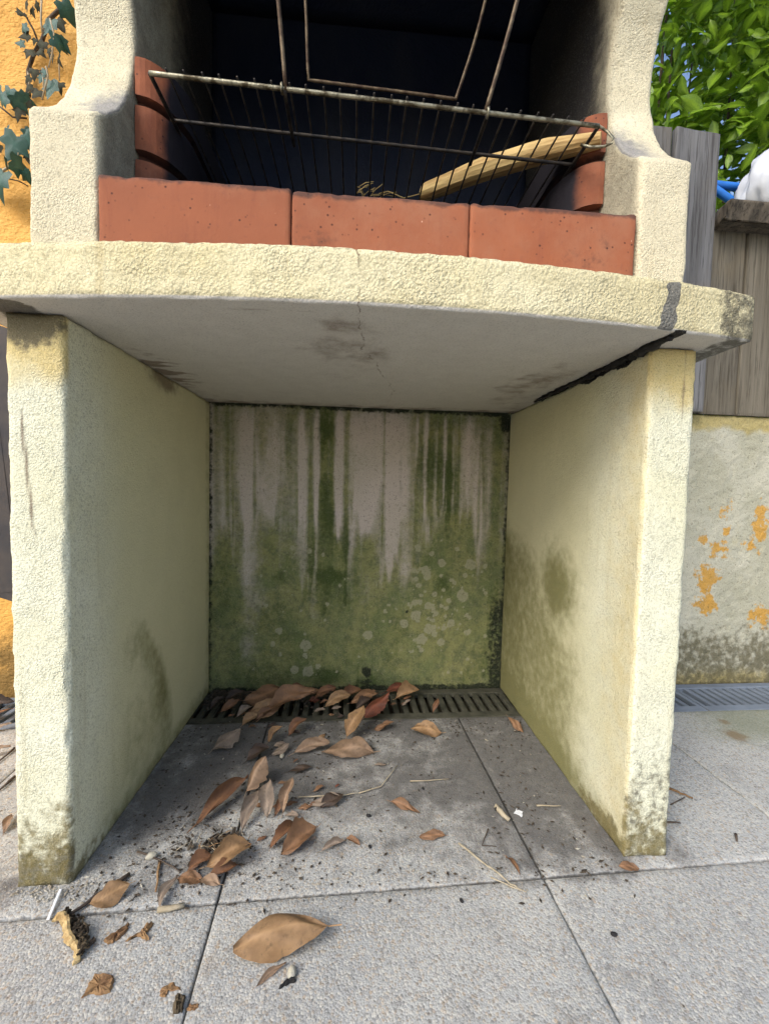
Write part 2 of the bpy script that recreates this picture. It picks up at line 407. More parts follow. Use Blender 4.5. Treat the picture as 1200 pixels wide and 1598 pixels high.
M_blue = simple('blue_painted_tube', (0.03, 0.19, 0.62), (0.025, 0.16, 0.55), 12, 0.35, 0, spec=0.5)
M_sack = simple('white_woven_sack', (0.58, 0.60, 0.63), (0.50, 0.52, 0.56), 14, 0.6, 0.5)
M_darkboard = simple('dark_board', (0.035, 0.033, 0.036), (0.06, 0.05, 0.045), 10, 0.7, 0.3)
M_trunk = simple('tree_bark', (0.12, 0.09, 0.06), (0.06, 0.05, 0.035), 20, 0.95, 0.8)

def wood_material(name, c1, c2, dark):
    k = NB(name); co = k.co()
    rnd = k.n('ShaderNodeObjectInfo').outputs['Random']
    off = k.n('ShaderNodeCombineXYZ', {0: k.math('MULTIPLY', rnd, 7.0), 1: 0.0, 2: k.math('MULTIPLY', rnd, 3.0)})
    p = k.n('ShaderNodeVectorMath', {0: co, 1: off.outputs[0]}, operation='ADD').outputs[0]
    g = k.noise(k.scale(p, (1, 1, 0.035)), 150, 4, 0.7, 0.3)
    g2 = k.noise(k.scale(p, (1, 1, 0.06)), 38, 4, 0.6, 0.4)
    col = k.mix(k.mr(g2, 0.3, 0.7), c1, c2)
    col = k.mix(k.mr(g, 0.50, 0.36, 0, 0.75), col, dark)
    col = k.mix(k.mr(k.noise(p, 5, 3), 0.5, 0.75, 0, 0.35), col, (0.20, 0.145, 0.075))
    col = k.mix(k.math('MULTIPLY', k.math('SUBTRACT', rnd, 0.4), 0.4, clamp=True), col, (0.30, 0.25, 0.17))
    k.bump(k.math('ADD', g, g2), 0.5, 0.004)
    return k.done(col, 0.85, 0.2)
M_wood = wood_material('weathered_fence_wood', (0.20, 0.20, 0.205), (0.125, 0.122, 0.122), (0.045, 0.042, 0.044))
M_woodbrown = wood_material('weathered_brown_wood', (0.165, 0.148, 0.118), (0.095, 0.083, 0.064), (0.032, 0.027, 0.02))
M_plank = wood_material('dark_weathered_plank', (0.17, 0.14, 0.105), (0.07, 0.06, 0.048), (0.03, 0.025, 0.02))

def leaf_material(name, c1, c2, c3, rough=0.6, trans=0.12, gloss=0.3):
    k = NB(name); co = k.co()
    rnd = k.n('ShaderNodeObjectInfo').outputs['Random']
    off = k.n('ShaderNodeCombineXYZ', {0: k.math('MULTIPLY', rnd, 9.0), 1: k.math('MULTIPLY', rnd, 5.0), 2: 0.0})
    p = k.n('ShaderNodeVectorMath', {0: co, 1: off.outputs[0]}, operation='ADD').outputs[0]
    col = k.mix(k.mr(k.noise(p, 45, 5, 0.65), 0.3, 0.7), c1, c2)
    col = k.mix(k.mr(k.noise(p, 120, 5, 0.65), 0.5, 0.72, 0, 0.75), col, c3)
    vs = k.voro(p, 160)
    col = k.mix(k.math('MULTIPLY', k.mr(vs, 0.16, 0.06), k.mr(k.noise(p, 60, 2), 0.5, 0.6, 0, 0.7)), col, tuple(0.3 * x for x in c3))
    rib = k.attr('rib')
    col = k.mix(k.math('MULTIPLY', rib, 0.6), col, tuple(min(1, 1.5 * x) for x in c1))
    k.put(k.b.inputs['Base Color'], col)
    k.bump(k.math('ADD', k.noise(p, 110, 3), k.math('MULTIPLY', rib, 0.8)), 0.4, 0.0015)
    k.done(None, rough, gloss)
    tr = k.n('ShaderNodeBsdfTranslucent', {0: col})
    mx = k.n('ShaderNodeMixShader', {0: trans, 1: k.b.outputs[0], 2: tr.outputs[0]})
    k.put(k.out.inputs[0], mx.outputs[0])
    return k.m
ML = {
    'tan': leaf_material('dead_leaf_tan', (0.31, 0.19, 0.095), (0.22, 0.13, 0.065), (0.12, 0.075, 0.042)),
    'orange': leaf_material('dead_leaf_orange', (0.23, 0.125, 0.065), (0.155, 0.085, 0.046), (0.09, 0.055, 0.035)),
    'pink': leaf_material('dead_leaf_pinkbrown', (0.27, 0.18, 0.115), (0.19, 0.125, 0.08), (0.12, 0.08, 0.055)),
    'grey': leaf_material('dead_leaf_grey', (0.26, 0.20, 0.15), (0.19, 0.145, 0.11), (0.11, 0.09, 0.07)),
    'brown': leaf_material('dead_leaf_brown', (0.20, 0.10, 0.05), (0.13, 0.065, 0.038), (0.08, 0.045, 0.03)),
    'red': leaf_material('dead_leaf_redbrown', (0.17, 0.055, 0.03), (0.10, 0.035, 0.022), (0.07, 0.03, 0.02)),
    'dark': leaf_material('dead_leaf_dark', (0.075, 0.05, 0.035), (0.045, 0.032, 0.026), (0.03, 0.022, 0.02)),
}
M_laurel = leaf_material('laurel_leaf', (0.26, 0.40, 0.03), (0.07, 0.18, 0.018), (0.38, 0.46, 0.06), rough=0.26, trans=0.45, gloss=0.5)
M_ivy = leaf_material('ivy_leaf', (0.035, 0.105, 0.085), (0.02, 0.065, 0.055), (0.05, 0.12, 0.07), rough=0.38, trans=0.08, gloss=0.35)
M_ivyd = leaf_material('ivy_leaf_dull', (0.045, 0.055, 0.03), (0.05, 0.035, 0.035), (0.08, 0.10, 0.025), rough=0.6, trans=0.08, gloss=0.15)
M_treeleaf = leaf_material('far_leaf', (0.10, 0.17, 0.03), (0.06, 0.11, 0.02), (0.16, 0.22, 0.04), rough=0.5, trans=0.4)

# ------------------------------------------------------------------ setting
W, H, SZ = 0.879, 0.847, 0.917          # clear width between legs, underside and top of the worktop
def yw(x): return 0.642 + 0.025 * (np.asarray(x, float) - 0.44)   # face of the garden wall

g = bpy.data.meshes.new('ground')
g.from_pydata([(-300, -300, -0.035), (300, -300, -0.035), (300, 300, -0.035), (-300, 300, -0.035)], [], [(0, 1, 2, 3)])
tag(obj('ground', g, M_soil), kind='structure')

# paving: a bedding sheet with every slab its own piece
bed = bpy.data.meshes.new('paving')
bed.from_pydata([(-4.2, -4.2, -0.0055), (5.4, -4.2, -0.0055), (5.4, 0.48 + 0.125, -0.0055), (-4.2, 0.36, -0.0055)], [], [(0, 1, 2, 3)])
paving = tag(obj('paving', bed, M_bed), kind='structure')
TA, TO, TS = 0.0415, np.array([0.2265, -0.0376]), 0.5
ca, sa = math.cos(TA), math.sin(TA)
def drain_front(x): return yw(x) - 0.178

def paving_attrs(V, e):
    x, y, z = V[:, 0], V[:, 1], V[:, 2]
    n1 = fbm(V, 7, 3); n2 = fbm(V, 16, 8)
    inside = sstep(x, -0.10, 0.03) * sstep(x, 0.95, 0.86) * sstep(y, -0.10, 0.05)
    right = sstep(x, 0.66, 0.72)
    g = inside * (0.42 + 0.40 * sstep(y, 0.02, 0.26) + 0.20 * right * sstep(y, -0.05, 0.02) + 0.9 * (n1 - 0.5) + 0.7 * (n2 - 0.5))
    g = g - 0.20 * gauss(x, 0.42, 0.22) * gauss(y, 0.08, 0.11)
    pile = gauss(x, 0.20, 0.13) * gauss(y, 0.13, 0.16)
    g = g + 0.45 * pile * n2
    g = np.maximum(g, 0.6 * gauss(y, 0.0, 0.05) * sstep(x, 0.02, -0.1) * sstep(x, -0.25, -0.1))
    g = np.maximum(g, 0.62 * gauss(x, 0.98, 0.035) * gauss(y, 0.02, 0.05))
    green = sstep(x, 1.15, 1.5) * sstep(y, 0.18, 0.4) * 0.75
    rust = 0.9 * gauss(x, 1.405, 0.03) * gauss(y, 0.36, 0.03) + 0.7 * gauss(x, 1.43, 0.02) * gauss(y, 0.425, 0.02)
    rust = rust + 0.5 * gauss(x, 0.25, 0.05) * gauss(y, -0.12, 0.04) * 0.8
    joint = np.where(e >= 2, 0.42 + 0.35 * inside, 0.0) + 0.18 * inside * (e >= 1) * 0
    return {'grime': g, 'green': green, 'rust': rust, 'joint': joint}

for i in range(-8, 10):
    for j in range(-8, 1):
        near = (-2 <= i <= 3 and j >= -2)
        n = 42 if near else 3
        gap = 0.0012
        us = np.concatenate([[gap / TS, 0.008], np.linspace(0.03, 0.97, n), [0.992, 1 - gap / TS]])
        P, F, e, idx = lattice(us, us, [-1.0, 0.0])
        u = P[:, 0] + i; v = P[:, 1] + j
        x = TO[0] + TS * (u * ca - v * sa); y = TO[1] + TS * (u * sa + v * ca)
        if j == 0:      # the last row is cut along the drain
            lim = drain_front(x) - 0.004
            y0 = TO[1] + TS * (u * sa)
            y = y0 + (lim - y0) * P[:, 1]
        z = np.where(P[:, 2] < -0.5, -0.030, 0.0)
        V = np.stack([x, y, z], 1)
        V0 = V.copy()
        top = z > -0.01
        if near:
            V[:, 2] += top * ((fbm(V0, 5, 2) - 0.5) * 0.002)
        V[:, 2] -= top * (e >= 2) * (0.0007 + 0.002 * fbm(V0, 40, 4) ** 2)
        tilt = np.random.default_rng(1000 + i * 31 + j).normal(0, 0.0006, 3)
        V[:, 2] += top * (tilt[0] + tilt[1] * (P[:, 0] - 0.5) + tilt[2] * (P[:, 1] - 0.5))
        edge_like = e
        obj('paving_slab', mesh_np('paving_slab', V, F, paving_attrs(V0, edge_like)), M_pave, paving)

# drain channel and its grates, along the wall
chan = bpy.data.meshes.new('drain_channel')
xa, xb = -3.0, 4.5
def chp(x, dy, z): return (x, float(drain_front(x)) + dy, z)
chan.from_pydata([chp(xa, -0.002, -0.10 + 0.082), chp(xb, -0.002, -0.018), chp(xb, 0.015, -0.018), chp(xa, 0.015, -0.018),
                  chp(xa, 0.015, -0.09), chp(xb, 0.015, -0.09), chp(xb, 0.172, -0.09), chp(xa, 0.172, -0.09),
                  chp(xa, 0.172, -0.018), chp(xb, 0.172, -0.018), chp(xb, 0.19, -0.018), chp(xa, 0.19, -0.018)], [],
                 [(0, 1, 2, 3), (3, 2, 5, 4), (4, 5, 6, 7), (7, 6, 9, 8), (8, 9, 10, 11)])
tag(obj('drain_channel', chan, M_drain), 'dark recessed drain channel running along the foot of the wall', 'drain')

def bevel_box(name, dims, center=(0, 0, 0), bev=0.002, seg=2):
    bm = bmesh.new(); bmesh.ops.create_cube(bm, size=1.0)
    for v in bm.verts: v.co = Vector((v.co.x * dims[0] + center[0], v.co.y * dims[1] + center[1], v.co.z * dims[2] + center[2]))
    if bev: bmesh.ops.bevel(bm, geom=bm.edges[:], offset=bev, segments=seg, affect='EDGES', profile=0.5)
    me = bpy.data.meshes.new(name); bm.to_mesh(me); bm.free()
    me.polygons.foreach_set('use_smooth', [False] * len(me.polygons))
    return me
GL, GW, GP = 0.50, 0.166, 0.0278
bar_me = {}
for key, mt in (('c', M_grate), ('d', M_gratedirty)):
    bar_me[key] = bevel_box('bar', (0.0155, 0.112, 0.012), bev=0.0015, seg=1); bar_me[key].materials.append(mt)
side_me = {}
for key, mt in (('c', M_grate), ('d', M_gratedirty)):
    bm = bmesh.new()
    for dims, c in (((GL - 0.004, 0.029, 0.014), (0, -GW / 2 + 0.0145, 0)), ((GL - 0.004, 0.029, 0.014), (0, GW / 2 - 0.0145, 0)),
                    ((0.012, GW - 0.058, 0.0135), (-GL / 2 + 0.008, 0, 0)), ((0.012, GW - 0.058, 0.0135), (GL / 2 - 0.008, 0, 0))):
        b2 = bevel_box('t', dims, c, 0.002, 1); bm.from_mesh(b2); bpy.data.meshes.remove(b2)
    me = bpy.data.meshes.new('frame'); bm.to_mesh(me); bm.free(); me.materials.append(mt); side_me[key] = me
grate_labels = {-1: 'grey slotted drain grate by the yellow wall behind the mossy leg',
                0: 'dirty slotted drain grate under the barbecue, heaped with dead leaves',
                1: 'dirty slotted drain grate under the barbecue with bare slots beside the mossy corner',
                2: 'clean bluish drain grate beside the outer face of the barbecue leg',
                3: 'clean bluish drain grate under the wall with orange paint flakes'}
for gi in range(-2, 6):
    x0 = -0.055 + gi * GL + GL / 2
    yc = float(drain_front(x0)) + 0.003 + GW / 2
    key = 'd' if gi in (0, 1) else 'c'
    t = thing('drain_grate', (x0, yc, -0.0105), grate_labels.get(gi, 'grey slotted drain grate further along the wall'), 'drain grate', 'drain grates along the wall foot', world_children=False)
    t.rotation_euler.z = 0.025
    o = bpy.data.objects.new('frame', side_me[key]); COL.objects.link(o); o.parent = t
    nb = int((GL - 0.03) / GP)
    for b in range(nb):
        o = bpy.data.objects.new('bar', bar_me[key]); COL.objects.link(o); o.parent = t
        o.location = ((b - (nb - 1) / 2) * GP, 0, -0.0005)

# garden wall (rendered, mossy under the barbecue, flaking orange paint beyond it)
def build_garden_wall():
    xs = np.concatenate([ar(-0.03, 0.92, 0.0042), ar(0.926, 2.0, 0.007)[0:], ar(2.05, 6.0, 0.08)])
    zs = np.concatenate([[-0.03], ar(0.0, 0.872, 0.0042)])
    P, F, e, idx = lattice(xs, [0.0, 0.05, 0.16], zs)
    x, y, z = P[:, 0], P[:, 1], P[:, 2]
    V = np.stack([x, yw(x) + y, z], 1)
    front = y < 0.01
    Q = np.stack([x, np.zeros_like(x), z], 1)
    outer = sstep(x, 0.90, 0.97)
    V[:, 1] += np.where(front, (fbm(Q, 60, 31, 3) - 0.5) * (0.003 + 0.003 * outer), 0)
    bay = 1 - outer
    # --- algae under the slab: runs from the top, a green field lower down
    S = lambda sx, sz, sd: fbm(np.stack([x * sx, np.zeros_like(x) + sd * 3.1, z * sz], 1), 1.0, sd, 3)
    warp = (S(14, 6, 5) - 0.5) * 0.012
    xx = x + warp
    runs = S(75, 1.2, 11) * 0.75 + S(190, 2.0, 12) * 0.35
    stripes = [(0.018, 0.018, .55, .6), (0.062, 0.006, .75, .45), (0.122, 0.007, .7, .40), (0.165, 0.03, .30, .5), (0.225, 0.03, .5, .45), (0.285, 0.014, .75, .55),
               (0.322, 0.024, 1.0, .62), (0.345, 0.014, .9, .6), (0.392, 0.010, .8, .60), (0.500, 0.006, .85, .5),
               (0.585, 0.012, .6, .5), (0.612, 0.009, .75, .4), (0.640, 0.012, .85, .35), (0.668, 0.008, .9, .36), (0.70, 0.012, .95, .45), (0.728, 0.009, .8, .42),
               (0.795, 0.007, .6, .5), (0.85, 0.028, .9, .7)]
    up = np.zeros_like(x)
    for c, w, s, ln in stripes:
        end = 0.86 - ln * (1 + 0.15 * (vnoise(np.stack([xx * 60, x * 0, x * 0], 1), 1, 3) - 0.5))
        up = np.maximum(up, s * gauss(xx, c, w * (1 + 0.3 * (S(9, 5, 21) - 0.5))) * sstep(z, end - 0.12, end + 0.08))
    up = np.maximum(up, 1.25 * (runs - 0.27) * (0.55 + 0.45 * sstep(x, 0.12, 0.25)))
    endx = 0.80 - 0.62 * vnoise(np.stack([xx * 38, x * 0, x * 0], 1), 1, 77) ** 1.3 - 0.12 * vnoise(np.stack([xx * 130, x * 0, x * 0], 1), 1, 78)
    drip = sstep(z, endx - 0.10, endx + 0.10) * (0.30 + 0.55 * vnoise(np.stack([xx * 85, x * 0, z * 2], 1), 1, 79))
    up = np.maximum(up, drip)
    topband = sstep(z, 0.66, 0.845) * (0.62 + 0.6 * (S(40, 10, 23) - 0.3)) * (0.5 + 0.5 * (sstep(x, 0.16, 0.25) * sstep(x, 0.43, 0.36) + sstep(x, 0.55, 0.62)))
    up = np.maximum(up, topband)
    clean = [(0.095, 0.022, .75, .36), (0.255, 0.008, .8, .34), (0.300, 0.009, 1., .36), (0.366, 0.010, 1.0, .40), (0.448, 0.040, 1.15, .38), (0.535, 0.030, 1.15, .43), (0.525, 0.014, 1.1, .52),
             (0.598, 0.004, .8, .2), (0.625, 0.005, .7, .3), (0.684, 0.004, .7, .3), (0.76, 0.012, .5, .36)]
    cl = np.zeros_like(x)
    for c, w, s, ln in clean:
        end = 0.847 - ln
        taper = 0.45 + 0.55 * sstep(z, end, end + 0.22)
        cl = np.maximum(cl, s * gauss(xx, c, w * taper) * sstep(z, end - 0.02, end + 0.05) * sstep(z, 0.86, 0.80))
    low = sstep(z + 0.34 * (vnoise(np.stack([xx * 30, x * 0, z * 3], 1), 1, 41) - 0.5) + 0.16 * (S(80, 4, 42) - 0.5), 0.66, 0.34)
    mott = S(7, 6, 43) * 0.6 + S(18, 15, 44) * 0.4
    lowg = low * (0.98 + 0.95 * (mott - 0.45))
    bare = np.maximum.reduce([0.72 * gauss(x + 0.03 * (S(5, 8, 47) - 0.5), 0.115, 0.05) * sstep(z, 0.03, 0.14) * sstep(z, 0.46, 0.36),
                              0.8 * gauss(x, 0.30, 0.030) * gauss(z, 0.23, 0.09), 0.55 * gauss(x, 0.45, 0.06) * gauss(z, 0.31, 0.12),
                              0.4 * gauss(x, 0.37, 0.05) * gauss(z, 0.17, 0.05)])
    lowg = lowg - 0.75 * bare * (0.55 + 0.9 * (S(30, 22, 46) - 0.3))
    algae = np.maximum(up * 0.95, lowg) - 0.95 * cl
    algae = np.maximum(algae * 1.12, 0.50 * sstep(z, 0.62, 0.28) - 0.22 * bare) * bay
    blobs = [(0.345, 0.345, 0.055, 0.03, 1.), (0.30, 0.36, 0.06, 0.02, .7), (0.20, 0.34, 0.035, 0.03, .7), (0.335, 0.53, 0.03, 0.10, .8), (0.39, 0.45, 0.02, 0.08, .8), (0.325, 0.78, 0.03, 0.07, .85),
             (0.69, 0.32, 0.04, 0.05, .7), (0.64, 0.70, 0.06, 0.10, .6), (0.70, 0.62, 0.03, 0.14, .6), (0.04, 0.30, 0.03, 0.16, .55), (0.34, 0.04, 0.07, 0.03, .8), (0.56, 0.20, 0.04, 0.03, .5), (0.20, 0.18, 0.03, 0.10, .5)]
    deep = np.zeros_like(x)
    for bx, bz, sx, sz, s in blobs: deep = np.maximum(deep, s * gauss(x, bx, sx) * gauss(z, bz, sz))
    deep = np.maximum(deep, 0.46 * sstep(S(6, 5, 54), 0.45, 0.62) * sstep(z, 0.55, 0.40))
    deep = deep * (0.6 + 0.9 * (S(25, 18, 51) - 0.25)) + 0.35 * sstep(z, 0.10, 0.02) * S(12, 9, 52)
    deep = (deep * (1 - 0.8 * np.clip(cl, 0, 1)) + 0.42 * (up > 0.62) * S(60, 8, 53)) * bay
    # --- lichen discs
    r2 = np.random.default_rng(5); lich = np.zeros_like(x)
    discs = [(0.61, 0.435, .011), (0.775, 0.385, .016), (0.635, 0.365, .014), (0.642, 0.345, .011), (0.60, 0.365, .008), (0.648, 0.255, .012), (0.61, 0.225, .015), (0.605, 0.265, .010), (0.575, 0.20, .013),
             (0.755, 0.285, .017), (0.72, 0.20, .013), (0.285, 0.42, .008), (0.325, 0.41, .006), (0.235, 0.43, .008), (0.09, 0.42, .009), (0.198, 0.18, .010), (0.18, 0.14, .008), (0.277, 0.135, .017), (0.275, 0.105, .007),
             (0.245, 0.06, .012), (0.285, 0.055, .016), (0.315, 0.07, .008), (0.465, 0.165, .014), (0.63, 0.15, .016)]
    for _ in range(95):
        discs.append((r2.normal(0.69, 0.075), r2.normal(0.25, 0.075), abs(r2.normal(0.0035, 0.003)) + 0.0016))
    for _ in range(60): discs.append((r2.uniform(0.08, 0.86), r2.uniform(0.04, 0.42), abs(r2.normal(0.002, 0.002)) + 0.0014))
    for cx, cz, rr in discs:
        m = (np.abs(x - cx) < rr * 2.2) & (np.abs(z - cz) < rr * 2.2)
        d = np.hypot(x[m] - cx, z[m] - cz) / rr * (0.8 + 0.4 * vnoise(np.stack([x[m], x[m] * 0, z[m]], 1), 180, 2))
        lich[m] = np.maximum(lich[m], sstep(d, 1.25, 0.8) * (0.72 + 0.28 * sstep(d, 0.35, 0.7)))
    lich *= bay
    # --- dark corners, top joint, foot, weep hole
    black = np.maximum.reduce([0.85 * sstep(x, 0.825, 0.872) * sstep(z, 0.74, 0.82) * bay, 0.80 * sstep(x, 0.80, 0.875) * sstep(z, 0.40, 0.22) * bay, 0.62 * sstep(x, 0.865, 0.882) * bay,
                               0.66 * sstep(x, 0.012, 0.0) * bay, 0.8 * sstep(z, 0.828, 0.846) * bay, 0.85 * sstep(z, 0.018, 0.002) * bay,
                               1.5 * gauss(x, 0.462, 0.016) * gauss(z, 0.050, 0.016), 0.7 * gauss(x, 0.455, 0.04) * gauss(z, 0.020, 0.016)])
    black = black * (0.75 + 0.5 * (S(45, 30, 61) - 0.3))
    for cx, cz in ((0.582, 0.238),): black = np.maximum(black, sstep(np.hypot(x - cx, z - cz), 0.007, 0.003))
    # --- outside part
    yel = outer * 0.34 * S(6, 5, 73) + outer * sstep(z + 0.05 * (S(12, 4, 71) - 0.5), 0.80, 0.865) * 0.95 + outer * 0.55 * sstep(z, 0.07, 0.0)
    org = np.zeros_like(x)
    for bx, bz, sx, sz, s in [(1.575, 0.262, 0.045, 0.035, 1.), (1.57, 0.345, 0.045, 0.055, .8), (1.60, 0.44, 0.035, 0.04, .66), (1.538, 0.47, 0.025, 0.03, .66), (1.62, 0.57, 0.05, 0.03, .58), (1.745, 0.53, 0.03, 0.09, .72),
                              (1.715, 0.465, 0.03, 0.03, .7), (1.765, 0.225, 0.045, 0.045, .85), (1.62, 0.50, 0.03, 0.02, .58), (1.85, 0.4, 0.06, 0.10, .7), (2.2, 0.5, 0.2, 0.2, .55), (3.2, 0.4, 0.4, 0.2, .55)]:
        org = np.maximum(org, s * gauss(x, bx, sx) * gauss(z, bz, sz))
    org *= outer
    dirt = outer * (0.62 * sstep(z + 0.12 * (S(10, 8, 81) - 0.5), 0.26, 0.10)) + outer * 0.16 * sstep(z, 0.86, 0.87)
    dirt = np.maximum(dirt, 0.4 * outer * gauss(x, 1.45, 0.05) * sstep(z, 0.65, 0.3))
    at = dict(outer=outer, algae=algae, deep=deep, lichen=lich, black=black, yellow=yel, orange=org, dirt=dirt)
    o = obj('garden_wall', mesh_np('garden_wall', V, F, at), M_wall)
    tag(o, 'low rendered garden wall, algae green behind the barbecue and flaking orange paint beyond it', 'wall')
build_garden_wall()

def build_yellow_wall():
    xs = np.concatenate([ar(-5.0, -0.9, 0.15), ar(-0.88, -0.06, 0.012)])
    zs = np.concatenate([[-0.03], ar(0.0, 1.9, 0.012), ar(2.0, 3.2, 0.2)])
    P, F, e, idx = lattice(xs, [0.0, 0.1, 0.25], zs)
    V = np.stack([P[:, 0], yw(P[:, 0]) + P[:, 1] + 0.0, P[:, 2]], 1)
    V[:, 1] += np.where(P[:, 1] < 0.01, (fbm(V, 30, 77, 3) - 0.5) * 0.008, 0)
    dirt = 0.75 * sstep(P[:, 2] + 0.1 * (fbm(V, 8, 4) - 0.5), 0.28, 0.05)
    tag(obj('yellow_wall', mesh_np('yellow_wall', V, F, {'dirt': dirt}), M_ywall), 'tall orange yellow rendered wall with ivy climbing on it', 'wall')
build_yellow_wall()

# ------------------------------------------------------------------ barbecue
bbq = thing('barbecue', (0.44, 0.3, 0.0), 'cream rendered concrete barbecue with sooty open hearth and curved worktop', 'barbecue')

def leg(x0, x1, y0, y1, inner, seed):
    P, F, e, idx = lattice(ar(x0, x1, 0.0052), ar(y0, y1, 0.0052), ar(-0.002, H - 0.001, 0.0052))
    x, y, z = P.T
    inn = np.abs(x - inner) < 1e-6
    front = np.abs(y - y0) < 1e-6
    V, N = rough(P, F, e, 0.0009, 0.006, seed, 130)
    V = np.where(inn[:, None] & (e < 2)[:, None], P + (V - P) * 0.6, V)
    n = lambda s, sd: fbm(P, s, sd + seed, 3)
    fr = sstep(y, y0 + 0.02, y0 + 0.002)
    yel = fr * sstep(z + 0.07 * (n(14, 1) - 0.5), 0.70, 0.80) * 0.85 + (1 - fr) * 0.28 * sstep(z, 0.45, 0.1) * n(9, 4)
    moss = fr * np.maximum(0.60 * sstep(z + 0.16 * (n(16, 2) - 0.5), 0.17, 0.03), 0) + (1 - fr) * 0.85 * sstep(z, 0.055, 0.0) * sstep(y, 0.16, 0.0) * (0.5 + n(20, 3))
    dirt = np.zeros_like(x); algae = np.zeros_like(x); brown = np.zeros_like(x); tar = np.zeros_like(x)
    if x0 < 0:
        dirt = fr * sstep(z + 0.05 * (n(20, 5) - 0.5), 0.76, 0.84) * (1.05 - 5.0 * (x - x0)) + fr * 0.55 * sstep(z, 0.12, 0.02) + fr * 0.34 * (n(7, 55) > 0.55) * n(12, 56)
        brown = fr * 0.75 * gauss(x, x0 + 0.018 + 0.09 * (0.72 - z), 0.004) * sstep(z, 0.5, 0.55) * sstep(z, 0.74, 0.70)
        brown = np.maximum(brown, (1 - fr) * inn * 0.8 * gauss(z, 0.835, 0.03) * gauss(y, 0.33, 0.10))
        zc = np.clip(z, 0, 0.4)
        yb = 0.365 - 0.13 * (zc / 0.33) ** 2 + 0.02 * (n(10, 6) - 0.5)
        band = sstep(y, yb + 0.035, yb - 0.02) * np.exp(-((yb - y) / 0.11) ** 2) * sstep(z, 0.39, 0.28)
        algae = inn * np.maximum.reduce([0.66 * band * (0.55 + 0.8 * n(14, 7)), 0.62 * sstep(z, 0.075, 0.0) * sstep(y, 0.02, 0.12), 0.36 * sstep(z, 0.33, 0.12) * sstep(y, 0.05, 0.2) * sstep(y, yb + 0.02, yb - 0.05), 0.40 * sstep(y, 0.56, 0.61)])
    else:
        brown = fr * 0.6 * gauss(x, x1 - 0.022, 0.004) * sstep(z, 0.45, 0.8) + inn * fr * 0.3
        blob = 1.0 * gauss(y + 0.05 * (n(9, 71) - 0.5), 0.30, 0.095) * gauss(z + 0.06 * (n(9, 72) - 0.5), 0.395, 0.105)
        low = sstep(z + 0.5 * (0.42 - y) + 0.12 * (n(7, 9) - 0.5), 0.52, 0.32) * sstep(y, 0.06, 0.30)
        back = sstep(y + 0.4 * (0.40 - z) + 0.1 * (n(8, 11) - 0.5), 0.52, 0.58) * sstep(z, 0.56, 0.46)
        algae = inn * (np.maximum(np.maximum(blob, 0.70 * low), 0.78 * back) + 0.45 * sstep(z, 0.10, 0.0))
        moss = np.maximum(moss, inn * 0.9 * sstep(z + 0.03 * (n(25, 14) - 0.5), 0.06, 0.015) * gauss(y, 0.06, 0.11))
        yel = np.maximum(yel, inn * 0.60 * sstep(y, 0.22, 0.02) * (0.5 + 0.7 * n(6, 19)))
        dirt = inn * 0.3 * sstep(z, 0.80, 0.846) + fr * 0.62 * sstep(z, 0.40, 0.05) * (0.3 + n(12, 23))
        tar = inn * sstep(z + 0.030 * (n(26, 15) - 0.5), 0.832, 0.842) * sstep(y, 0.50, 0.36) * 0.85
    bare = inn * sstep(y, y0 - 0.02, y0 + (0.22 if x0 < 0 else 0.30)) * 1.0
    smooth = np.where(inn | (np.abs(x - inner) < 0.004) & (y > y0 + 0.01), 0.85 - 0.55 * sstep(y, 0.42, 0.10), 0.0)
    me = mesh_np('leg', V, F, dict(yellow=yel, moss=moss, dirt=dirt, algae=algae, brown=brown, tar=tar, bare=bare, smooth=smooth))
    return obj('leg', me, M_leg, bbq)
leg(-0.079, 0.0, 0.0, 0.622, 0.0, 3)['label'] = 'leg beside the yellow wall, mossy at its foot'
leg(W, 0.957, 0.014, 0.640, W, 40)['label'] = 'leg beside the flaking wall with olive stain on its inner face'

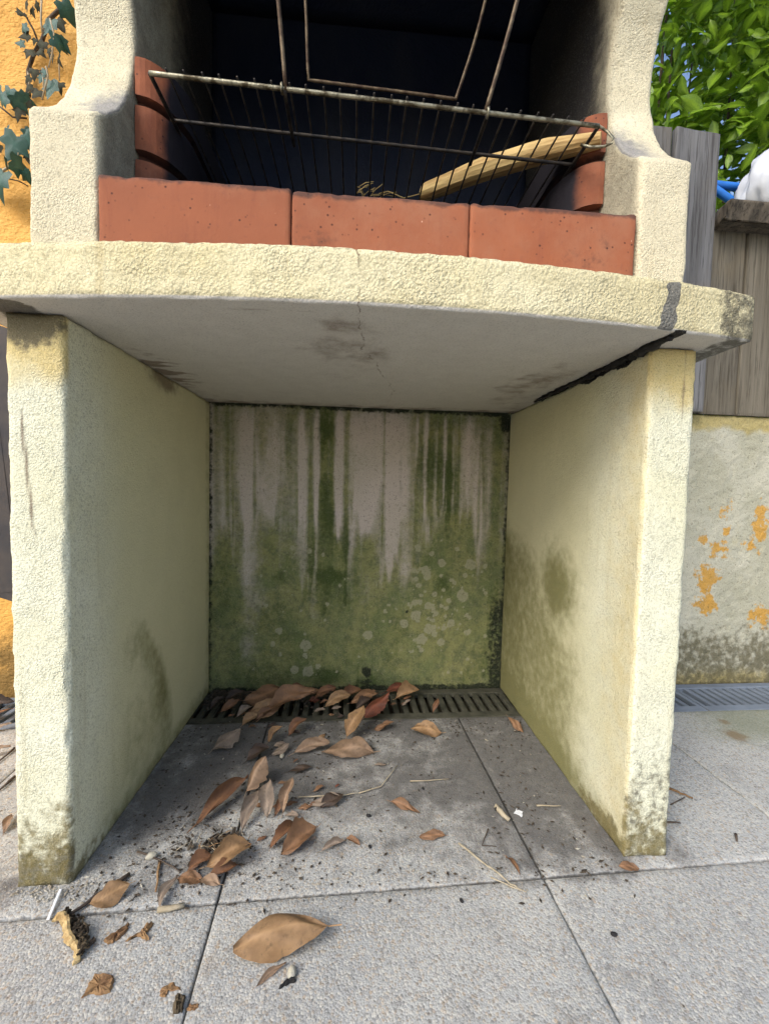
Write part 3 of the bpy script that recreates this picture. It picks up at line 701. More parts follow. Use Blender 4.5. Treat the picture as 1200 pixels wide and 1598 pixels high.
def yfront(x): return -0.084 + 0.056 * ((x - 0.43) / 0.57) ** 2
def worktop():
    P, F, e, idx = lattice(ar(-0.135, 1.012, 0.0055), np.concatenate([ar(0, 0.06, 0.005), ar(0.066, 1.0, 0.009)]), ar(H, SZ, 0.0055))
    x, t, z = P.T
    y0 = yfront(x)
    y1 = 0.632
    y = y0 + t * (y1 - y0)
    xx = x + 0.012 * t * sstep(x, 0.9, 1.0)
    V = np.stack([xx, y, z], 1)
    front = t < 1e-6
    under = np.abs(z - H) < 1e-6
    V2, N = rough(V, F, e, 0.0018, 0.005, 91, 110)
    V2 = np.where((under & (e < 2))[:, None], V + (V2 - V) * 0.3, V2)
    n = lambda s, sd: fbm(V, s, sd, 3)
    und = np.where(under, 1.0, 0.0)
    mort = np.maximum(0, 1 - np.abs(x - 0.853 - 0.012 * (z - H) / 0.07 - 0.022 * (n(45, 44) - 0.5)) / (0.020 - 0.006 * (z - H) / 0.07)) * (1.5) * front * (0.7 + 0.6 * n(60, 3))
    fr = (t < 0.001)
    dirt = fr * np.maximum(0.62 * sstep(x, 0.915, 0.965) * (0.55 + 0.8 * n(15, 5)), 0.45 * sstep(z, SZ - 0.006, SZ))
    dirt = np.maximum(dirt, (x > 1.0) * 0.6)
    dirt = np.maximum(dirt, und * 0.62 * sstep(x, 0.95, 0.97))
    dirt = np.maximum(dirt, und * (0.75 * sstep(x, 0.0, -0.04) * sstep(n(18, 8), 0.3, 0.6)))
    streak = fbm(V * [1, 3.5, 1], 22, 61, 4)
    brown = und * np.maximum.reduce([1.1 * sstep(x, 0.11, 0.0) * sstep(x, -0.01, 0.002) * gauss(y, 0.30, 0.16) * sstep(streak, 0.28, 0.62), 0.70 * sstep(y, 0.52, 0.63) * (0.35 + 0.9 * streak), 0.46 * sstep(x, 0.10, 0.0) * sstep(y, 0.05, 0.5) * (0.4 + streak),
                                     0.60 * gauss(y, yfront(x) + 0.035, 0.012) * gauss(x, 0.30, 0.12) * sstep(streak, 0.4, 0.7), 0.52 * sstep(x, 0.70, 0.88) * sstep(y, 0.40, 0.60) * (0.4 + streak), 0.44 * sstep(fbm(V, 5, 62, 4), 0.48, 0.72)])
    tar = und * 0.95 * sstep(np.abs(x - W + 0.004 + 0.020 * (n(26, 12) - 0.5)), 0.014, 0.007) * sstep(y, 0.50, 0.36)
    yel = 0.35 * fr * sstep(n(6, 33), 0.45, 0.7)
    me = mesh_np('worktop', V2, F, dict(under=und, smooth=und * 0.9, mortar=mort, dirt=dirt, brown=brown, tar=tar, yellow=yel))
    return obj('worktop', me, M_slab, bbq)
worktop()

# ragged bead of black sealant between leg and worktop
pts, rad = [], []
rs = random.Random(3)
for k in range(60):
    t = k / 59
    y = -0.035 + t * 0.47
    pts.append((W - 0.006 - 0.005 * t + rs.uniform(-0.002, 0.002), y, H - 0.004 + rs.uniform(-0.002, 0.002)))
    rad.append((0.0062 - 0.0045 * t) * rs.uniform(0.3, 1.4) + 0.001)
obj('sealant_bead', tube_mesh('sealant_bead', pts, rad, 7), M_sealant, bbq)

prof = [(0.050, SZ), (0.050, 1.158), (0.056, 1.166), (0.085, 1.190), (0.108, 1.213), (0.130, 1.245), (0.148, 1.285), (0.161, 1.325), (0.166, 1.36), (0.165, 1.395), (0.159, 1.43), (0.147, 1.467), (0.131, 1.497), (0.10, 1.54), (0.06, 1.60), (0.05, 1.67), (0.05, 1.90)]
pr = np.array(prof)
def resample_profile(step):
    d = np.concatenate([[0], np.cumsum(np.hypot(*np.diff(pr, axis=0).T))])
    s = np.linspace(0, d[-1], int(d[-1] / step))
    return np.interp(s, d, pr[:, 0]), np.interp(s, d, pr[:, 1])
PY, PZ = resample_profile(0.006)
def pillar(x0, x1, inner, seed):
    P, F, e, idx = lattice(ar(x0, x1, 0.0055), np.concatenate([ar(0, 0.4, 0.012), ar(0.42, 1, 0.03)]), np.arange(len(PY)))
    k = P[:, 2].astype(int)
    y = PY[k] + P[:, 1] * (0.60 - PY[k]); z = PZ[k]; x = P[:, 0]
    V = np.stack([x, y, z], 1)
    V2, N = rough(V, F, e, 0.0009, 0.005, seed, 130)
    inn = np.abs(x - inner) < 1e-6
    n = lambda s, sd: fbm(V, s, sd + seed, 3)
    fr = P[:, 1] < 1e-6
    right = x0 > 0.5
    depth = y - (0.155 if right else 0.165)
    soot = inn * sstep(depth + 0.05 * (n(12, 1) - 0.5) + (0.035 if right else 0.0) * sstep(z, 1.25, 1.3), -0.02, 0.13 if right else 0.30)
    soot = np.maximum(soot, inn * (0.42 if right else 0.50) * sstep(y, 0.05, 0.075))
    soot = np.maximum(soot, fr * 0.38 * sstep(np.abs(x - inner), 0.02, 0.0) * sstep(z, 1.2, 1.35))
    grey = fr * gauss(z, 1.215, 0.065) * (0.85 * sstep(np.abs(x - inner), 0.085, 0.0) * (0.6 + 0.8 * n(25, 8)) + 0.15) * (PY[k] > 0.06)
    dirt = fr * np.maximum(0.75 * gauss(x, x0 + 0.045, 0.02) * gauss(z, SZ + 0.01, 0.025) * (not right), 0.35 * gauss(z, 1.15, 0.01) * gauss(x, x0 + 0.02, 0.03))
    yel = fr * 0.25 * n(7, 5)
    return obj('side_panel', mesh_np('side_panel', V2, F, dict(soot=soot, grey=grey, dirt=dirt, yellow=yel, smooth=inn * 0.3)), M_pil, bbq)
pillar(-0.079, 0.020, 0.020, 7)
pillar(0.870, 0.957, 0.870, 60)

def slab_piece(name, xs, ys, zs, mat, shear=0.0):
    P, F, e, idx = lattice(xs, ys, zs)
    V = P.copy(); V[:, 1] += shear * (P[:, 2] - P[:, 2].min())
    V2, _ = rough(V, F, e, 0.0012, 0.003, 5)
    return obj(name, mesh_np(name, V2, F, {}), mat, bbq)
slab_piece('hearth_back', ar(0.0225, 0.8675, 0.02), ar(0.555, 0.595, 0.02), ar(SZ + 0.002, 1.90, 0.02), M_soot)
slab_piece('hearth_floor', ar(0.0225, 0.8675, 0.02), ar(0.16, 0.552, 0.02), ar(SZ + 0.001, SZ + 0.02, 0.019), M_soot)
hd = obj('hood', mesh_np('hood', *lattice(ar(0.0225, 0.8675, 0.05), ar(0.0, 0.05, 0.025), ar(1.64, 1.92, 0.04))[:2], {}), M_pil, bbq)
hd.location.y += 0.052
slab_piece('hood_roof', ar(-0.10, 0.98, 0.05), ar(0.03, 0.62, 0.05), ar(1.925, 1.97, 0.02), M_pil)
slab_piece('added_dark_slab', ar(0.0225, 0.8675, 0.04), ar(0.11, 0.552, 0.04), ar(1.82, 1.86, 0.02), M_soot)  # extra sooty slab, added so the pale hood roof does not show
slab_piece('chimney', ar(0.30, 0.60, 0.03), ar(0.25, 0.55, 0.03), ar(1.972, 2.6, 0.05), M_pil)

def brick(x0, x1, z1, seed, yoff):
    P, F, e, idx = lattice(np.concatenate([[x0, x0 + 0.004], ar(x0 + 0.01, x1 - 0.01, 0.01), [x1 - 0.004, x1]]), np.concatenate([[0.0, 0.004], ar(0.012, 0.108, 0.012), [0.112]]), np.concatenate([[SZ + 0.001, SZ + 0.005], ar(SZ + 0.012, z1 - 0.008, 0.008), [z1 - 0.003, z1]]))
    V = P.copy(); V[:, 1] += 0.0465 + yoff
    N = vnormals(V, F)
    d = (fbm(V, 25, seed, 2) - 0.5) * 0.0012 - (e >= 2) * (0.0012 + 0.002 * fbm(V, 30, seed + 3) ** 2) - (e >= 3) * 0.003
    chips = np.zeros(len(V))
    rb = np.random.default_rng(seed)
    for _ in range(7):
        cx = rb.uniform(x0, x1); chips += 0.003 * np.exp(-((V[:, 0] - cx) / 0.006) ** 2 - ((V[:, 2] - z1) / 0.006) ** 2) * rb.uniform(0.2, 1)
    V = V + N * (d - chips)[:, None]
    soot = sstep(V[:, 1], 0.075, 0.12) * 0.9
    edge = np.maximum.reduce([0.74 * sstep(V[:, 2] + 0.012 * (fbm(V, 20, 8) - 0.5), z1 - 0.018, z1), 0.45 * sstep(np.minimum(V[:, 0] - x0, x1 - V[:, 0]), 0.003, 0.0), 0.40 * sstep(fbm(V, 9, seed), 0.5, 0.75)]) + (chips > 0.002) * 0.3
    return obj('brick', mesh_np('brick', V, F, dict(soot=soot, edge=edge)), M_terra, bbq)
brick(0.0215, 0.3070, 1.0715, 11, 0.0); brick(0.3080, 0.5875, 1.0685, 12, 0.001); brick(0.5881, 0.8635, 1.0685, 13, -0.0005)

def notched_post(side, ztop, zn, seed):
    """bullnosed terracotta post with slots that carry the grill"""
    xw = 0.0225 if side > 0 else 0.8675
    nt = 26
    plan = []
    for k in range(14):
        a = k / 13 * math.pi / 2
        plan.append((0.066 * math.sin(a), 0.158 + 0.10 * (1 - math.cos(a))))
    plan += [(0.066, 0.258 + 0.04 * k) for k in range(1, 6)] + [(0.0, 0.46)]
    plan = np.array(plan)
    cen = np.array([0.0, 0.33])
    zs, off = [], []
    z = SZ + 0.022
    for zz in np.unique(np.concatenate([ar(SZ + 0.022, ztop, 0.006)] + [[q - 0.009, q - 0.007, q, q + 0.007, q + 0.009] for q in zn] + [[ztop - 0.003]])):
        o = 0.0
        for q in zn:
            if abs(zz - q) < 0.0075: o = 0.014
        if zz > ztop - 0.001: o = max(o, 0.004)
        zs.append(zz); off.append(o)
    V, F = [], []
    m = len(plan)
    for zz, o in zip(zs, off):
        for (px, py) in plan:
            nx = max(px - o, 0.0) if px > 0.001 else 0.0
            ny = py + o * (0.9 if py < 0.26 else 0) - (0.0 if py < 0.4 else o)
            V.append((xw + side * nx, ny, zz))
    for r in range(len(zs) - 1):
        for k in range(m):
            a, b = r * m + k, r * m + (k + 1) % m
            q = (a, b, b + m, a + m)
            F.append(q if side < 0 else q[::-1])
    top = tuple((len(zs) - 1) * m + k for k in range(m))
    F.append(top if side < 0 else top[::-1])
    V = np.array(V); V += (np.stack([fbm(V, 40, seed + a, 2) for a in range(3)], 1) - 0.5) * 0.002
    lx = np.abs(V[:, 0] - xw)
    soot = np.clip(sstep(lx + 0.35 * (V[:, 1] - 0.158), 0.036, 0.078) + 0.62 * fbm(V, 14, seed), 0, 1)
    edge = np.zeros(len(V))
    for q in zn: edge = np.maximum(edge, 0.9 * sstep(np.abs(V[:, 2] - q), 0.0105, 0.006))
    return obj('notched_post', mesh_np('notched_post', V, F, dict(soot=soot, edge=edge), smooth=False), M_terra, bbq)
notched_post(1, 1.346, [1.272, 1.182, 1.09], 5)
notched_post(-1, 1.322, [1.240, 1.147, 1.06], 8)

# ------------------------------------------------------------------ grill
gz = lambda x: 1.2575 - 0.021 * (x - 0.075) / 0.735
grill = thing('grill_rack', (0.44, 0.3, 1.25), 'worn wire grill rack with upright wire handle lying across the sooty hearth', 'grill')
def gpart(name, pts, r, mat, seg=8):
    return obj(name, tube_mesh(name, pts, r, seg), mat, grill)
XL, XR = 0.078, 0.815
def bar_pts(y, n=40, xl=XL, xr=XR): return [(x, y, gz(x)) for x in np.linspace(xl, xr, n)]
gpart('front_bar', bar_pts(0.09), 0.0037, M_steel)
gpart('cross_bar', bar_pts(0.178, xl=XL - 0.004, xr=XR + 0.004), 0.0030, M_steeldark)
gpart('back_bar', bar_pts(0.48), 0.0032, M_steeldark)
for xs_ in (XL, XR):
    gpart('side_bar', [(xs_, yy, gz(xs_)) for yy in np.linspace(0.09, 0.48, 20)], 0.0033, M_steeldark)
nw = 27
wire_mesh = tube_mesh('wire', [(0, yy, 0) for yy in np.linspace(0.084, 0.484, 12)], 0.0017, 6)
wire_mesh.materials.append(M_steeldark)
for k in range(1, nw):
    x = XL + (XR - XL) * k / nw
    o = bpy.data.objects.new('wire', wire_mesh); COL.objects.link(o); o.parent = grill
    o.location = Vector((x + random.uniform(-0.0015, 0.0015), 0, gz(x) + 0.0052)) - grill.location
    tip = bpy.data.meshes.get('wire_tip')
for xx in (0.288, 0.622):
    gpart('stiffener', [(xx, yy, gz(xx) - 0.004) for yy in np.linspace(0.088, 0.20, 8)], 0.0034, M_steeldark)
def V3(*a): return np.array(a)
hl0, hl1 = V3(0.291, 0.09, 1.249), V3(0.280, 0.06, 1.354)
hr0, hr1 = V3(0.618, 0.09, 1.241), V3(0.653, 0.06, 1.390)
ex = lambda a, b, z: a + (b - a) * (z - a[2]) / (b[2] - a[2])
wob = lambda p, q, n=14: [tuple(p + (q - p) * t + np.array([0.002 * math.sin(5 * t + p[0] * 20), 0, 0])) for t in np.linspace(0, 1, n)]
tl, tr = ex(hl0, hl1, 1.56), ex(hr0, hr1, 1.56)
rods = [gpart('handle_rod', wob(hl0, tl), 0.0034, M_steelrust), gpart('handle_rod', wob(hr0, tr), 0.0034, M_steelrust)]
gpart('handle_top_bar', [tuple(tl), tuple(tr)], 0.0034, M_steelrust)
u0, u1 = V3(0.315, 0.20, 1.366), V3(0.307, 0.17, 1.473)
w0, w1 = V3(0.592, 0.20, 1.356), V3(0.633, 0.17, 1.505)
uT, wT = ex(u0, u1, 1.545), ex(w0, w1, 1.545)
gpart('inner_loop', wob(uT, u0) + [tuple(u0 + (w0 - u0) * t) for t in np.linspace(0.03, 0.97, 12)] + wob(w0, wT), 0.0028, M_steelrust)
gpart('inner_loop_bar', [tuple(uT), tuple(tl)], 0.0028, M_steelrust); gpart('inner_loop_bar', [tuple(wT), tuple(tr)], 0.0028, M_steelrust)
rp = [un(935, 196, 'y', 0.09), un(948, 205, 'y', 0.082), un(957, 215, 'y', 0.078), un(955, 222, 'y', 0.078), un(942, 228, 'y', 0.08), un(922, 229, 'y', 0.085), un(906, 225, 'y', 0.092)]
gpart('side_loop', [tuple(p) for p in rp], 0.0022, M_steel)
for xx, rod in zip((0.284, 0.622), rods):
    obj('eye', tube_mesh('eye', [(xx, 0.09 + 0.0062 * math.cos(a), gz(xx) + 0.0062 * math.sin(a)) for a in np.linspace(0, 6.2, 12)], 0.0022), M_steel, rod)

# log lying on the grill
def build_log():
    a = np.array([0.555, 0.338, gz(0.56) + 0.0325]); b = np.array([0.852, 0.148, gz(0.85) + 0.0300])
    n, m = 44, 14
    Ln = np.linalg.norm(b - a); ax = (b - a) / Ln; sd = np.cross(ax, [0, 0, 1]); sd /= np.linalg.norm(sd); up = np.cross(sd, ax)
    sec = [(1.05, -0.2), (1.0, 0.25), (0.72, 0.62), (0.30, 0.92), (-0.10, 1.0), (-0.55, 0.80), (-0.95, 0.45), (-1.1, 0.0), (-0.95, -0.45), (-0.6, -0.75), (-0.2, -0.9), (0.25, -0.95), (0.65, -0.8), (0.92, -0.5)]
    V, F = [], []
    for i in range(n):
        t = i / (n - 1)
        r = 0.0215 * (0.92 + 0.14 * math.sin(t * 2.6 + 0.2)) * (1 - 0.32 * max(0, (t - 0.72) / 0.28) ** 1.5)
        if i == 0: r *= 0.90
        for (qx, qy) in sec:
            V.append((t * Ln + 0.006 * qy * (1 if i == 0 else 0), qx * r, qy * r * 0.92 + 0.012 * math.sin(t * 3.14) - 0.004))
    V = np.array(V)
    V[:, 1:] *= (1 + (fbm(V * [0.12, 1, 1], 70, 3, 3) - 0.5) * 0.38)[:, None]
    for i in range(n - 1):
        for k in range(m): F.append((i * m + k, i * m + (k + 1) % m, (i + 1) * m + (k + 1) % m, (i + 1) * m + k))
    F.append(tuple(range(m))[::-1]); F.append(tuple((n - 1) * m + k for k in range(m)))
    me = mesh_np('firewood_log', V, F, smooth=False)
    o = tag(obj('firewood_log', me, M_log), 'peeled yellow wood billet lying slantwise on the grill rack', 'firewood')
    o.matrix_world = Matrix(((ax[0], sd[0], up[0], a[0]), (ax[1], sd[1], up[1], a[1]), (ax[2], sd[2], up[2], a[2]), (0, 0, 0, 1)))
build_log()
# straw and a bent stalk on the grill
sw = thing('dry_straw', (0.455, 0.34, 1.25), 'small tuft of dry straw lying at the back of the grill', 'straw')
for k in range(16):
    a = Vector((0.43 + random.uniform(-0.03, 0.03), 0.34 + random.uniform(-0.02, 0.02), 1.262))
    d = Vector((random.uniform(-0.02, 0.05), random.uniform(-0.015, 0.015), random.uniform(0.0, 0.03)))
    obj('stalk', tube_mesh('stalk', [a, a + d * 0.5 + Vector((0, 0, 0.004)), a + d], 0.0008, 4), M_straw, sw)
tag(obj('dry_stalk', tube_mesh('dry_stalk', [(0.455, 0.345, 1.268), (0.475, 0.345, 1.274), (0.51, 0.345, 1.262), (0.575, 0.335, 1.276)], 0.0012, 5), M_straw), 'thin bent dry stalk between the straw and the wood billet', 'stalk')

# ------------------------------------------------------------------ litter on the ground
def leaf_mesh(name, L, Wd, arch=0.2, fold=0.2, curl=0.0, roll=0.0, seed=0, tip=0.5, nu=13, nv=9, bend=0.0, ragged=0.03):
    """one leaf: base at -L/2, tip at +L/2 along X; arch lifts the middle, fold/curl shape the halves"""
    r = np.random.default_rng(seed)
    if name == 'dead_leaf':
        nu, nv = 19, 11; curl = curl + r.uniform(-0.4, 0.3); roll = max(roll, r.uniform(0, 0.45))
    us = np.linspace(0, 1, nu); vs = np.linspace(-1, 1, nv)
    U, Vv = np.meshgrid(us, vs, indexing='ij')
    w = np.sin(np.pi * np.clip(U, 0, 1) ** (0.75 + 0.5 * tip)) ** (0.85)
    w = w * (1 + ragged * r.normal(0, 1, (nu, nv)) * (np.abs(Vv) > 0.9))
    for _ in range(0 if ragged < 0.03 else 2):
        w = w * (1 - (0.25 * r.random()) * np.exp(-((U - r.uniform(0.25, 0.85)) / 0.07) ** 2) * (np.sign(Vv) == r.choice([-1, 1])))
    w = w * (1 + 0.12 * r.normal() * Vv)
    w = np.maximum(w, 0.02) * Wd / 2
    x = (U - 0.5) * L; y = Vv * w
    dist = np.abs(y)
    z = arch * L * 4 * (U * (1 - U)) + fold * dist - curl * dist ** 2 / max(Wd, 1e-4) * 4
    ph = r.uniform(0, 6.3, 4)
    z = z + 0.035 * L * np.sin(U * 7 + Vv * 2 + ph[0]) * np.abs(Vv) + 0.016 * L * np.sin(U * 13 + Vv * 5 + ph[1]) + 0.05 * L * np.sin(U * 3.3 + ph[2]) * Vv
    y = y + 0.03 * L * np.sin(U * 6 + ph[3])
    y = y + bend * L * (U - 0.5) ** 2 * 2
    if roll:
        ang = y / (Wd / 2) * roll
        rr = (Wd / 2) / max(roll, 1e-3)
        y2 = rr * np.sin(ang); z = z + rr * (1 - np.cos(ang)); y = y2
    rib = np.exp(-(Vv / 0.14) ** 2) + 0.35 * (np.abs(np.sin((U * 9 - np.abs(Vv) * 2.2) * np.pi)) > 0.93) * (np.abs(Vv) < 0.9)
    V = np.stack([x.ravel(), y.ravel(), z.ravel()], 1)
    F = []
    for i in range(nu - 1):
        for j in range(nv - 1):
            F.append((i * nv + j, (i + 1) * nv + j, (i + 1) * nv + j + 1, i * nv + j + 1))
    # petiole: a thin strip tube at the base
    c = V[(nv // 2)].copy(); n0 = len(V); pet = []
    for k in range(4):
        p = c + np.array([-0.05 * L * k, 0.01 * L * k * math.sin(ph[2]), 0.012 * L * k * math.sin(ph[3])])
        for a in range(3): pet.append(p + 0.008 * L * np.array([0, math.cos(a * 2.1), math.sin(a * 2.1)]))
    V = np.concatenate([V, np.array(pet)])
    for k in range(3):
        for a in range(3): F.append((n0 + k * 3 + a, n0 + k * 3 + (a + 1) % 3, n0 + k * 3 + 3 + (a + 1) % 3, n0 + k * 3 + 3 + a))
    V[:, 2] -= V[:, 2].min()
    return mesh_np(name, V, F, {'rib': np.concatenate([np.clip(rib.ravel(), 0, 1), np.ones(12)])})

def put_leaf(p1, p2, wr, col, label, arch=0.1, fold=0.15, curl=0.0, roll=0.0, z=0.002, tiltx=0.0, tilty=0.0, bend=0.0, group=None, seed=None, ragged=0.05, name='dead_leaf', cat='leaf', lift=None):
    """the lower pixel rests on the ground; the other end rises the more the smaller lift is"""
    flip = p1[1] < p2[1]
    lo, hi = (p2, p1) if flip else (p1, p2)
    if lift is None: lift = float(np.interp((lo[1] + hi[1]) / 2, [1080, 1160, 1240, 1300], [0.30, 0.45, 0.75, 0.97])) - 0.5 * abs(math.sin(tilty))
    lift = max(lift, 0.12)
    a = un(lo[0], lo[1], 'z', z); g = un(hi[0], hi[1], 'z', z)
    b = un(hi[0], hi[1], 'y', a[1] + lift * (g[1] - a[1]))
    if b[2] < z: b[2] = z
    if flip: a, b = b, a
    d = b - a; L = float(np.linalg.norm(d)); d /= L
    seed = seed if seed is not None else int(p1[0] * 7 + p1[1])
    me = leaf_mesh(name, L, L * wr * (0.82 if col != 'tan' or lift < 0.9 else 1.0), arch, fold, curl, roll, seed, bend=bend, ragged=ragged)
    up = np.array([0.0, -0.35 - 0.5 * tiltx, 1.0]); up -= d * (up @ d); up /= np.linalg.norm(up)
    s_ = np.cross(up, d)
    o = obj(name, me, ML[col])
    Mx = Matrix(((d[0], s_[0], up[0], (a[0] + b[0]) / 2), (d[1], s_[1], up[1], (a[1] + b[1]) / 2), (d[2], s_[2], up[2], 0), (0, 0, 0, 1)))
    lowest = min((Mx @ v.co).z for v in me.vertices)
    Mx[2][3] = z - lowest
    o.matrix_world = Mx
    return tag(o, label, cat, group)

put_leaf((510, 1456), (364, 1494), 0.38, 'tan', 'large tan dead leaf arched on the bare paving in front of the barbecue', arch=0.10, fold=-0.10, curl=0.35, tiltx=0.15, seed=6, lift=1.0, ragged=0.015)
put_leaf((203, 1388), (138, 1420), 0.62, 'tan', 'triangular tan dead leaf beside the dark twig at the mossy leg', arch=0.03, fold=0.2, tiltx=0.15)
put_leaf((270, 1372), (243, 1421), 0.36, 'grey', 'narrow curved greyish tan dead leaf ending at the pale reed', arch=0.08, bend=0.3, roll=0.7)
put_leaf((278, 1372), (318, 1374), 0.78, 'orange', 'small round orange leaf in front of the debris clump', arch=0.06, fold=0.1, tiltx=-0.15)
put_leaf((345, 1383), (312, 1374), 0.55, 'pink', 'small pinkish leaf touching the round orange one', arch=0.1, fold=0.25)
put_leaf((322, 1352), (392, 1318), 0.55, 'tan', 'tan leaf with upturned edge on top of the debris clump', arch=0.1, fold=0.3, tiltx=0.5, z=0.008)
put_leaf((292, 1362), (330, 1335), 0.6, 'brown', 'brown leaf lying under the debris clump', arch=0.05, fold=0.2)
put_leaf((325, 1375), (372, 1352), 0.5, 'brown', 'brown folded leaf at the edge of the debris clump next to the slab joint', arch=0.1, fold=0.5)
put_leaf((492, 1294), (437, 1334), 0.60, 'orange', 'smooth orange brown leaf lying flat over a darker curled one', arch=0.03, fold=0.1, tiltx=0.2, z=0.006)
put_leaf((460, 1288), (422, 1328), 0.52, 'brown', 'dark curled leaf under the smooth orange brown one', arch=0.1, fold=0.4, roll=0.8)
put_leaf((305, 1290), (386, 1216), 0.36, 'brown', 'long brown leaf rolled into a tube in the middle of the litter', arch=0.03, roll=1.9)
put_leaf((378, 1298), (404, 1234), 0.40, 'grey', 'grey brown leaf hanging beside the upright leaf cluster', arch=0.08, roll=0.9, tilty=-0.25)
put_leaf((394, 1232), (424, 1178), 0.85, 'pink', 'pinkish tan leaf standing up like a tent in the leaf cluster', arch=0.05, fold=-0.7, tilty=-0.75, z=0.004)
put_leaf((416, 1280), (420, 1222), 0.62, 'grey', 'grey leaf drooping in front of the tent shaped leaf', arch=0.12, roll=1.0, tilty=-0.45)
put_leaf((442, 1272), (456, 1216), 0.45, 'pink', 'creased pink brown leaf beside the drooping grey leaf', arch=0.12, fold=0.6, tilty=-0.55)
put_leaf((430, 1275), (446, 1238), 0.4, 'brown', 'dark brown leaf tucked between the creased and the grey leaf', arch=0.1, fold=0.4, tilty=-0.3)
put_leaf((582, 1176), (502, 1176), 0.55, 'pink', 'broad greyish tan leaf drooping like a moustache in front of the grate', arch=0.16, fold=0.15, tiltx=0.35)
put_leaf((458, 1178), (514, 1162), 0.42, 'pink', 'pinkish leaf lying behind the moustache shaped one', arch=0.04, fold=0.2, tiltx=0.2)
put_leaf((488, 1166), (508, 1148), 0.5, 'tan', 'small tan leaf leaning on the pinkish leaf', arch=0.1, fold=0.2, tiltx=0.3)
put_leaf((332, 1174), (376, 1140), 0.75, 'grey', 'flat grey triangular leaf near the inner face of the mossy leg', arch=0.02, fold=0.1, tiltx=0.12)
put_leaf((540, 1156), (566, 1106), 0.60, 'tan', 'spotted tan orange leaf lying over the edge of the grate', arch=0.03, fold=0.05, tiltx=0.1, z=0.006)
put_leaf((420, 1160), (442, 1136), 0.6, 'tan', 'small tan leaf standing in the litter below the grate', arch=0.1, fold=0.3, tilty=-0.5)
put_leaf((425, 1180), (452, 1162), 0.6, 'grey', 'small olive grey leaf beside a dark crumpled leaf', arch=0.05, fold=0.3, tiltx=0.3)
put_leaf((385, 1190), (420, 1168), 0.8, 'dark', 'dark crumpled leaf behind the tent shaped leaf', arch=0.15, fold=0.3)
put_leaf((450, 1150), (478, 1124), 0.6, 'brown', 'brown crumpled leaf just below the grate edge', arch=0.15, fold=0.4, tiltx=0.3)
put_leaf((384, 1098), (440, 1078), 0.75, 'orange', 'large brown leaf on top of the heap in the wall corner', arch=0.05, fold=0.2, tiltx=0.7, z=0.02)
put_leaf((388, 1118), (446, 1092), 0.60, 'tan', 'tan leaf under the topmost leaf of the heap', arch=0.05, fold=0.15, tiltx=0.45, z=0.010)
put_leaf((412, 1122), (492, 1082), 0.42, 'orange', 'long orange brown leaf bridging the first grate slots', arch=0.09, fold=0.1, tiltx=0.3, z=0.006)
put_leaf((400, 1126), (440, 1102), 0.5, 'orange', 'orange brown leaf curled down on the grate rim', arch=0.1, fold=0.2, tiltx=0.4, z=0.004)
put_leaf((378, 1134), (402, 1116), 0.7, 'tan', 'small tan leaf on the grate rim', arch=0.1, fold=0.3, tiltx=0.3)
put_leaf((345, 1112), (378, 1092), 0.45, 'brown', 'narrow brown leaf in the corner heap', arch=0.1, fold=0.3, tiltx=0.4, z=0.006)
put_leaf((328, 1108), (352, 1090), 0.6, 'dark', 'dark leaf deepest in the wall corner', arch=0.1, fold=0.3, tiltx=0.4)
put_leaf((370, 1120), (394, 1104), 0.6, 'grey', 'olive leaf fragment among the heap', arch=0.1, fold=0.3, tiltx=0.3)
for q, (a, b, c) in enumerate([((490, 1094), (524, 1076), 'brown'), ((508, 1104), (548, 1086), 'tan'), ((530, 1090), (566, 1078), 'brown'), ((548, 1098), (590, 1084), 'orange'), ((470, 1092), (498, 1078), 'orange'),
                              ((600, 1082), (640, 1076), 'red'), ((556, 1108), (580, 1090), 'dark'), ((350, 1098), (380, 1082), 'dark'), ((450, 1084), (476, 1074), 'brown'), ((618, 1092), (654, 1078), 'tan')]):
    put_leaf(a, b, 0.55, c, 'small %s dead leaf in the row heaped against the mossy wall foot' % c, arch=0.12, fold=0.3, tiltx=0.5, z=0.004, group='leaves heaped along the wall foot')
put_leaf((574, 1122), (612, 1082), 0.62, 'red', 'dark red brown leaf leaning upright on the grate below the weep hole', arch=0.05, fold=-0.35, tilty=-0.55, z=0.002)
put_leaf((688, 1146), (640, 1140), 0.62, 'tan', 'tan leaf with a raised middle lying in front of the grate', arch=0.12, fold=-0.3, tiltx=0.45)
put_leaf((585, 1140), (615, 1128), 0.5, 'orange', 'flat orange brown leaf at the grate edge beneath the red brown one', arch=0.04, fold=0.1)
put_leaf((792, 1120), (816, 1144), 0.5, 'orange', 'orange brown leaf against the foot of the stained leg by the grate', arch=0.05, fold=0.1, tiltx=0.3)
put_leaf((676, 1114), (684, 1092), 0.4, 'brown', 'thin brown leaf stuck in a slot of the bare grate', arch=0.1, fold=0.4)
put_leaf((610, 1252), (656, 1270), 0.38, 'orange', 'curled orange brown leaf on the dirty slab with a bent end', arch=0.06, roll=1.2)
put_leaf((694, 1306), (654, 1308), 0.42, 'orange', 'small orange leaf with a stalk in the middle of the slab', arch=0.05, fold=0.25, tiltx=0.2)
put_leaf((790, 1338), (813, 1367), 0.34, 'orange', 'rolled orange leaf fragment beside the slab joint crossing', arch=0.04, roll=1.6)
put_leaf((997, 1356), (965, 1352), 0.62, 'orange', 'small orange triangle of leaf at the foot of the stained leg', arch=0.05, fold=0.2, tiltx=0.3)
put_leaf((540, 1310), (562, 1320), 0.5, 'orange', 'little orange brown leaf with a stalk near the centre of the litter', arch=0.1, fold=0.4)
put_leaf((500, 1330), (540, 1312), 0.3, 'grey', 'narrow grey leaf strip beside the little stalked leaf', arch=0.05, roll=1.0)
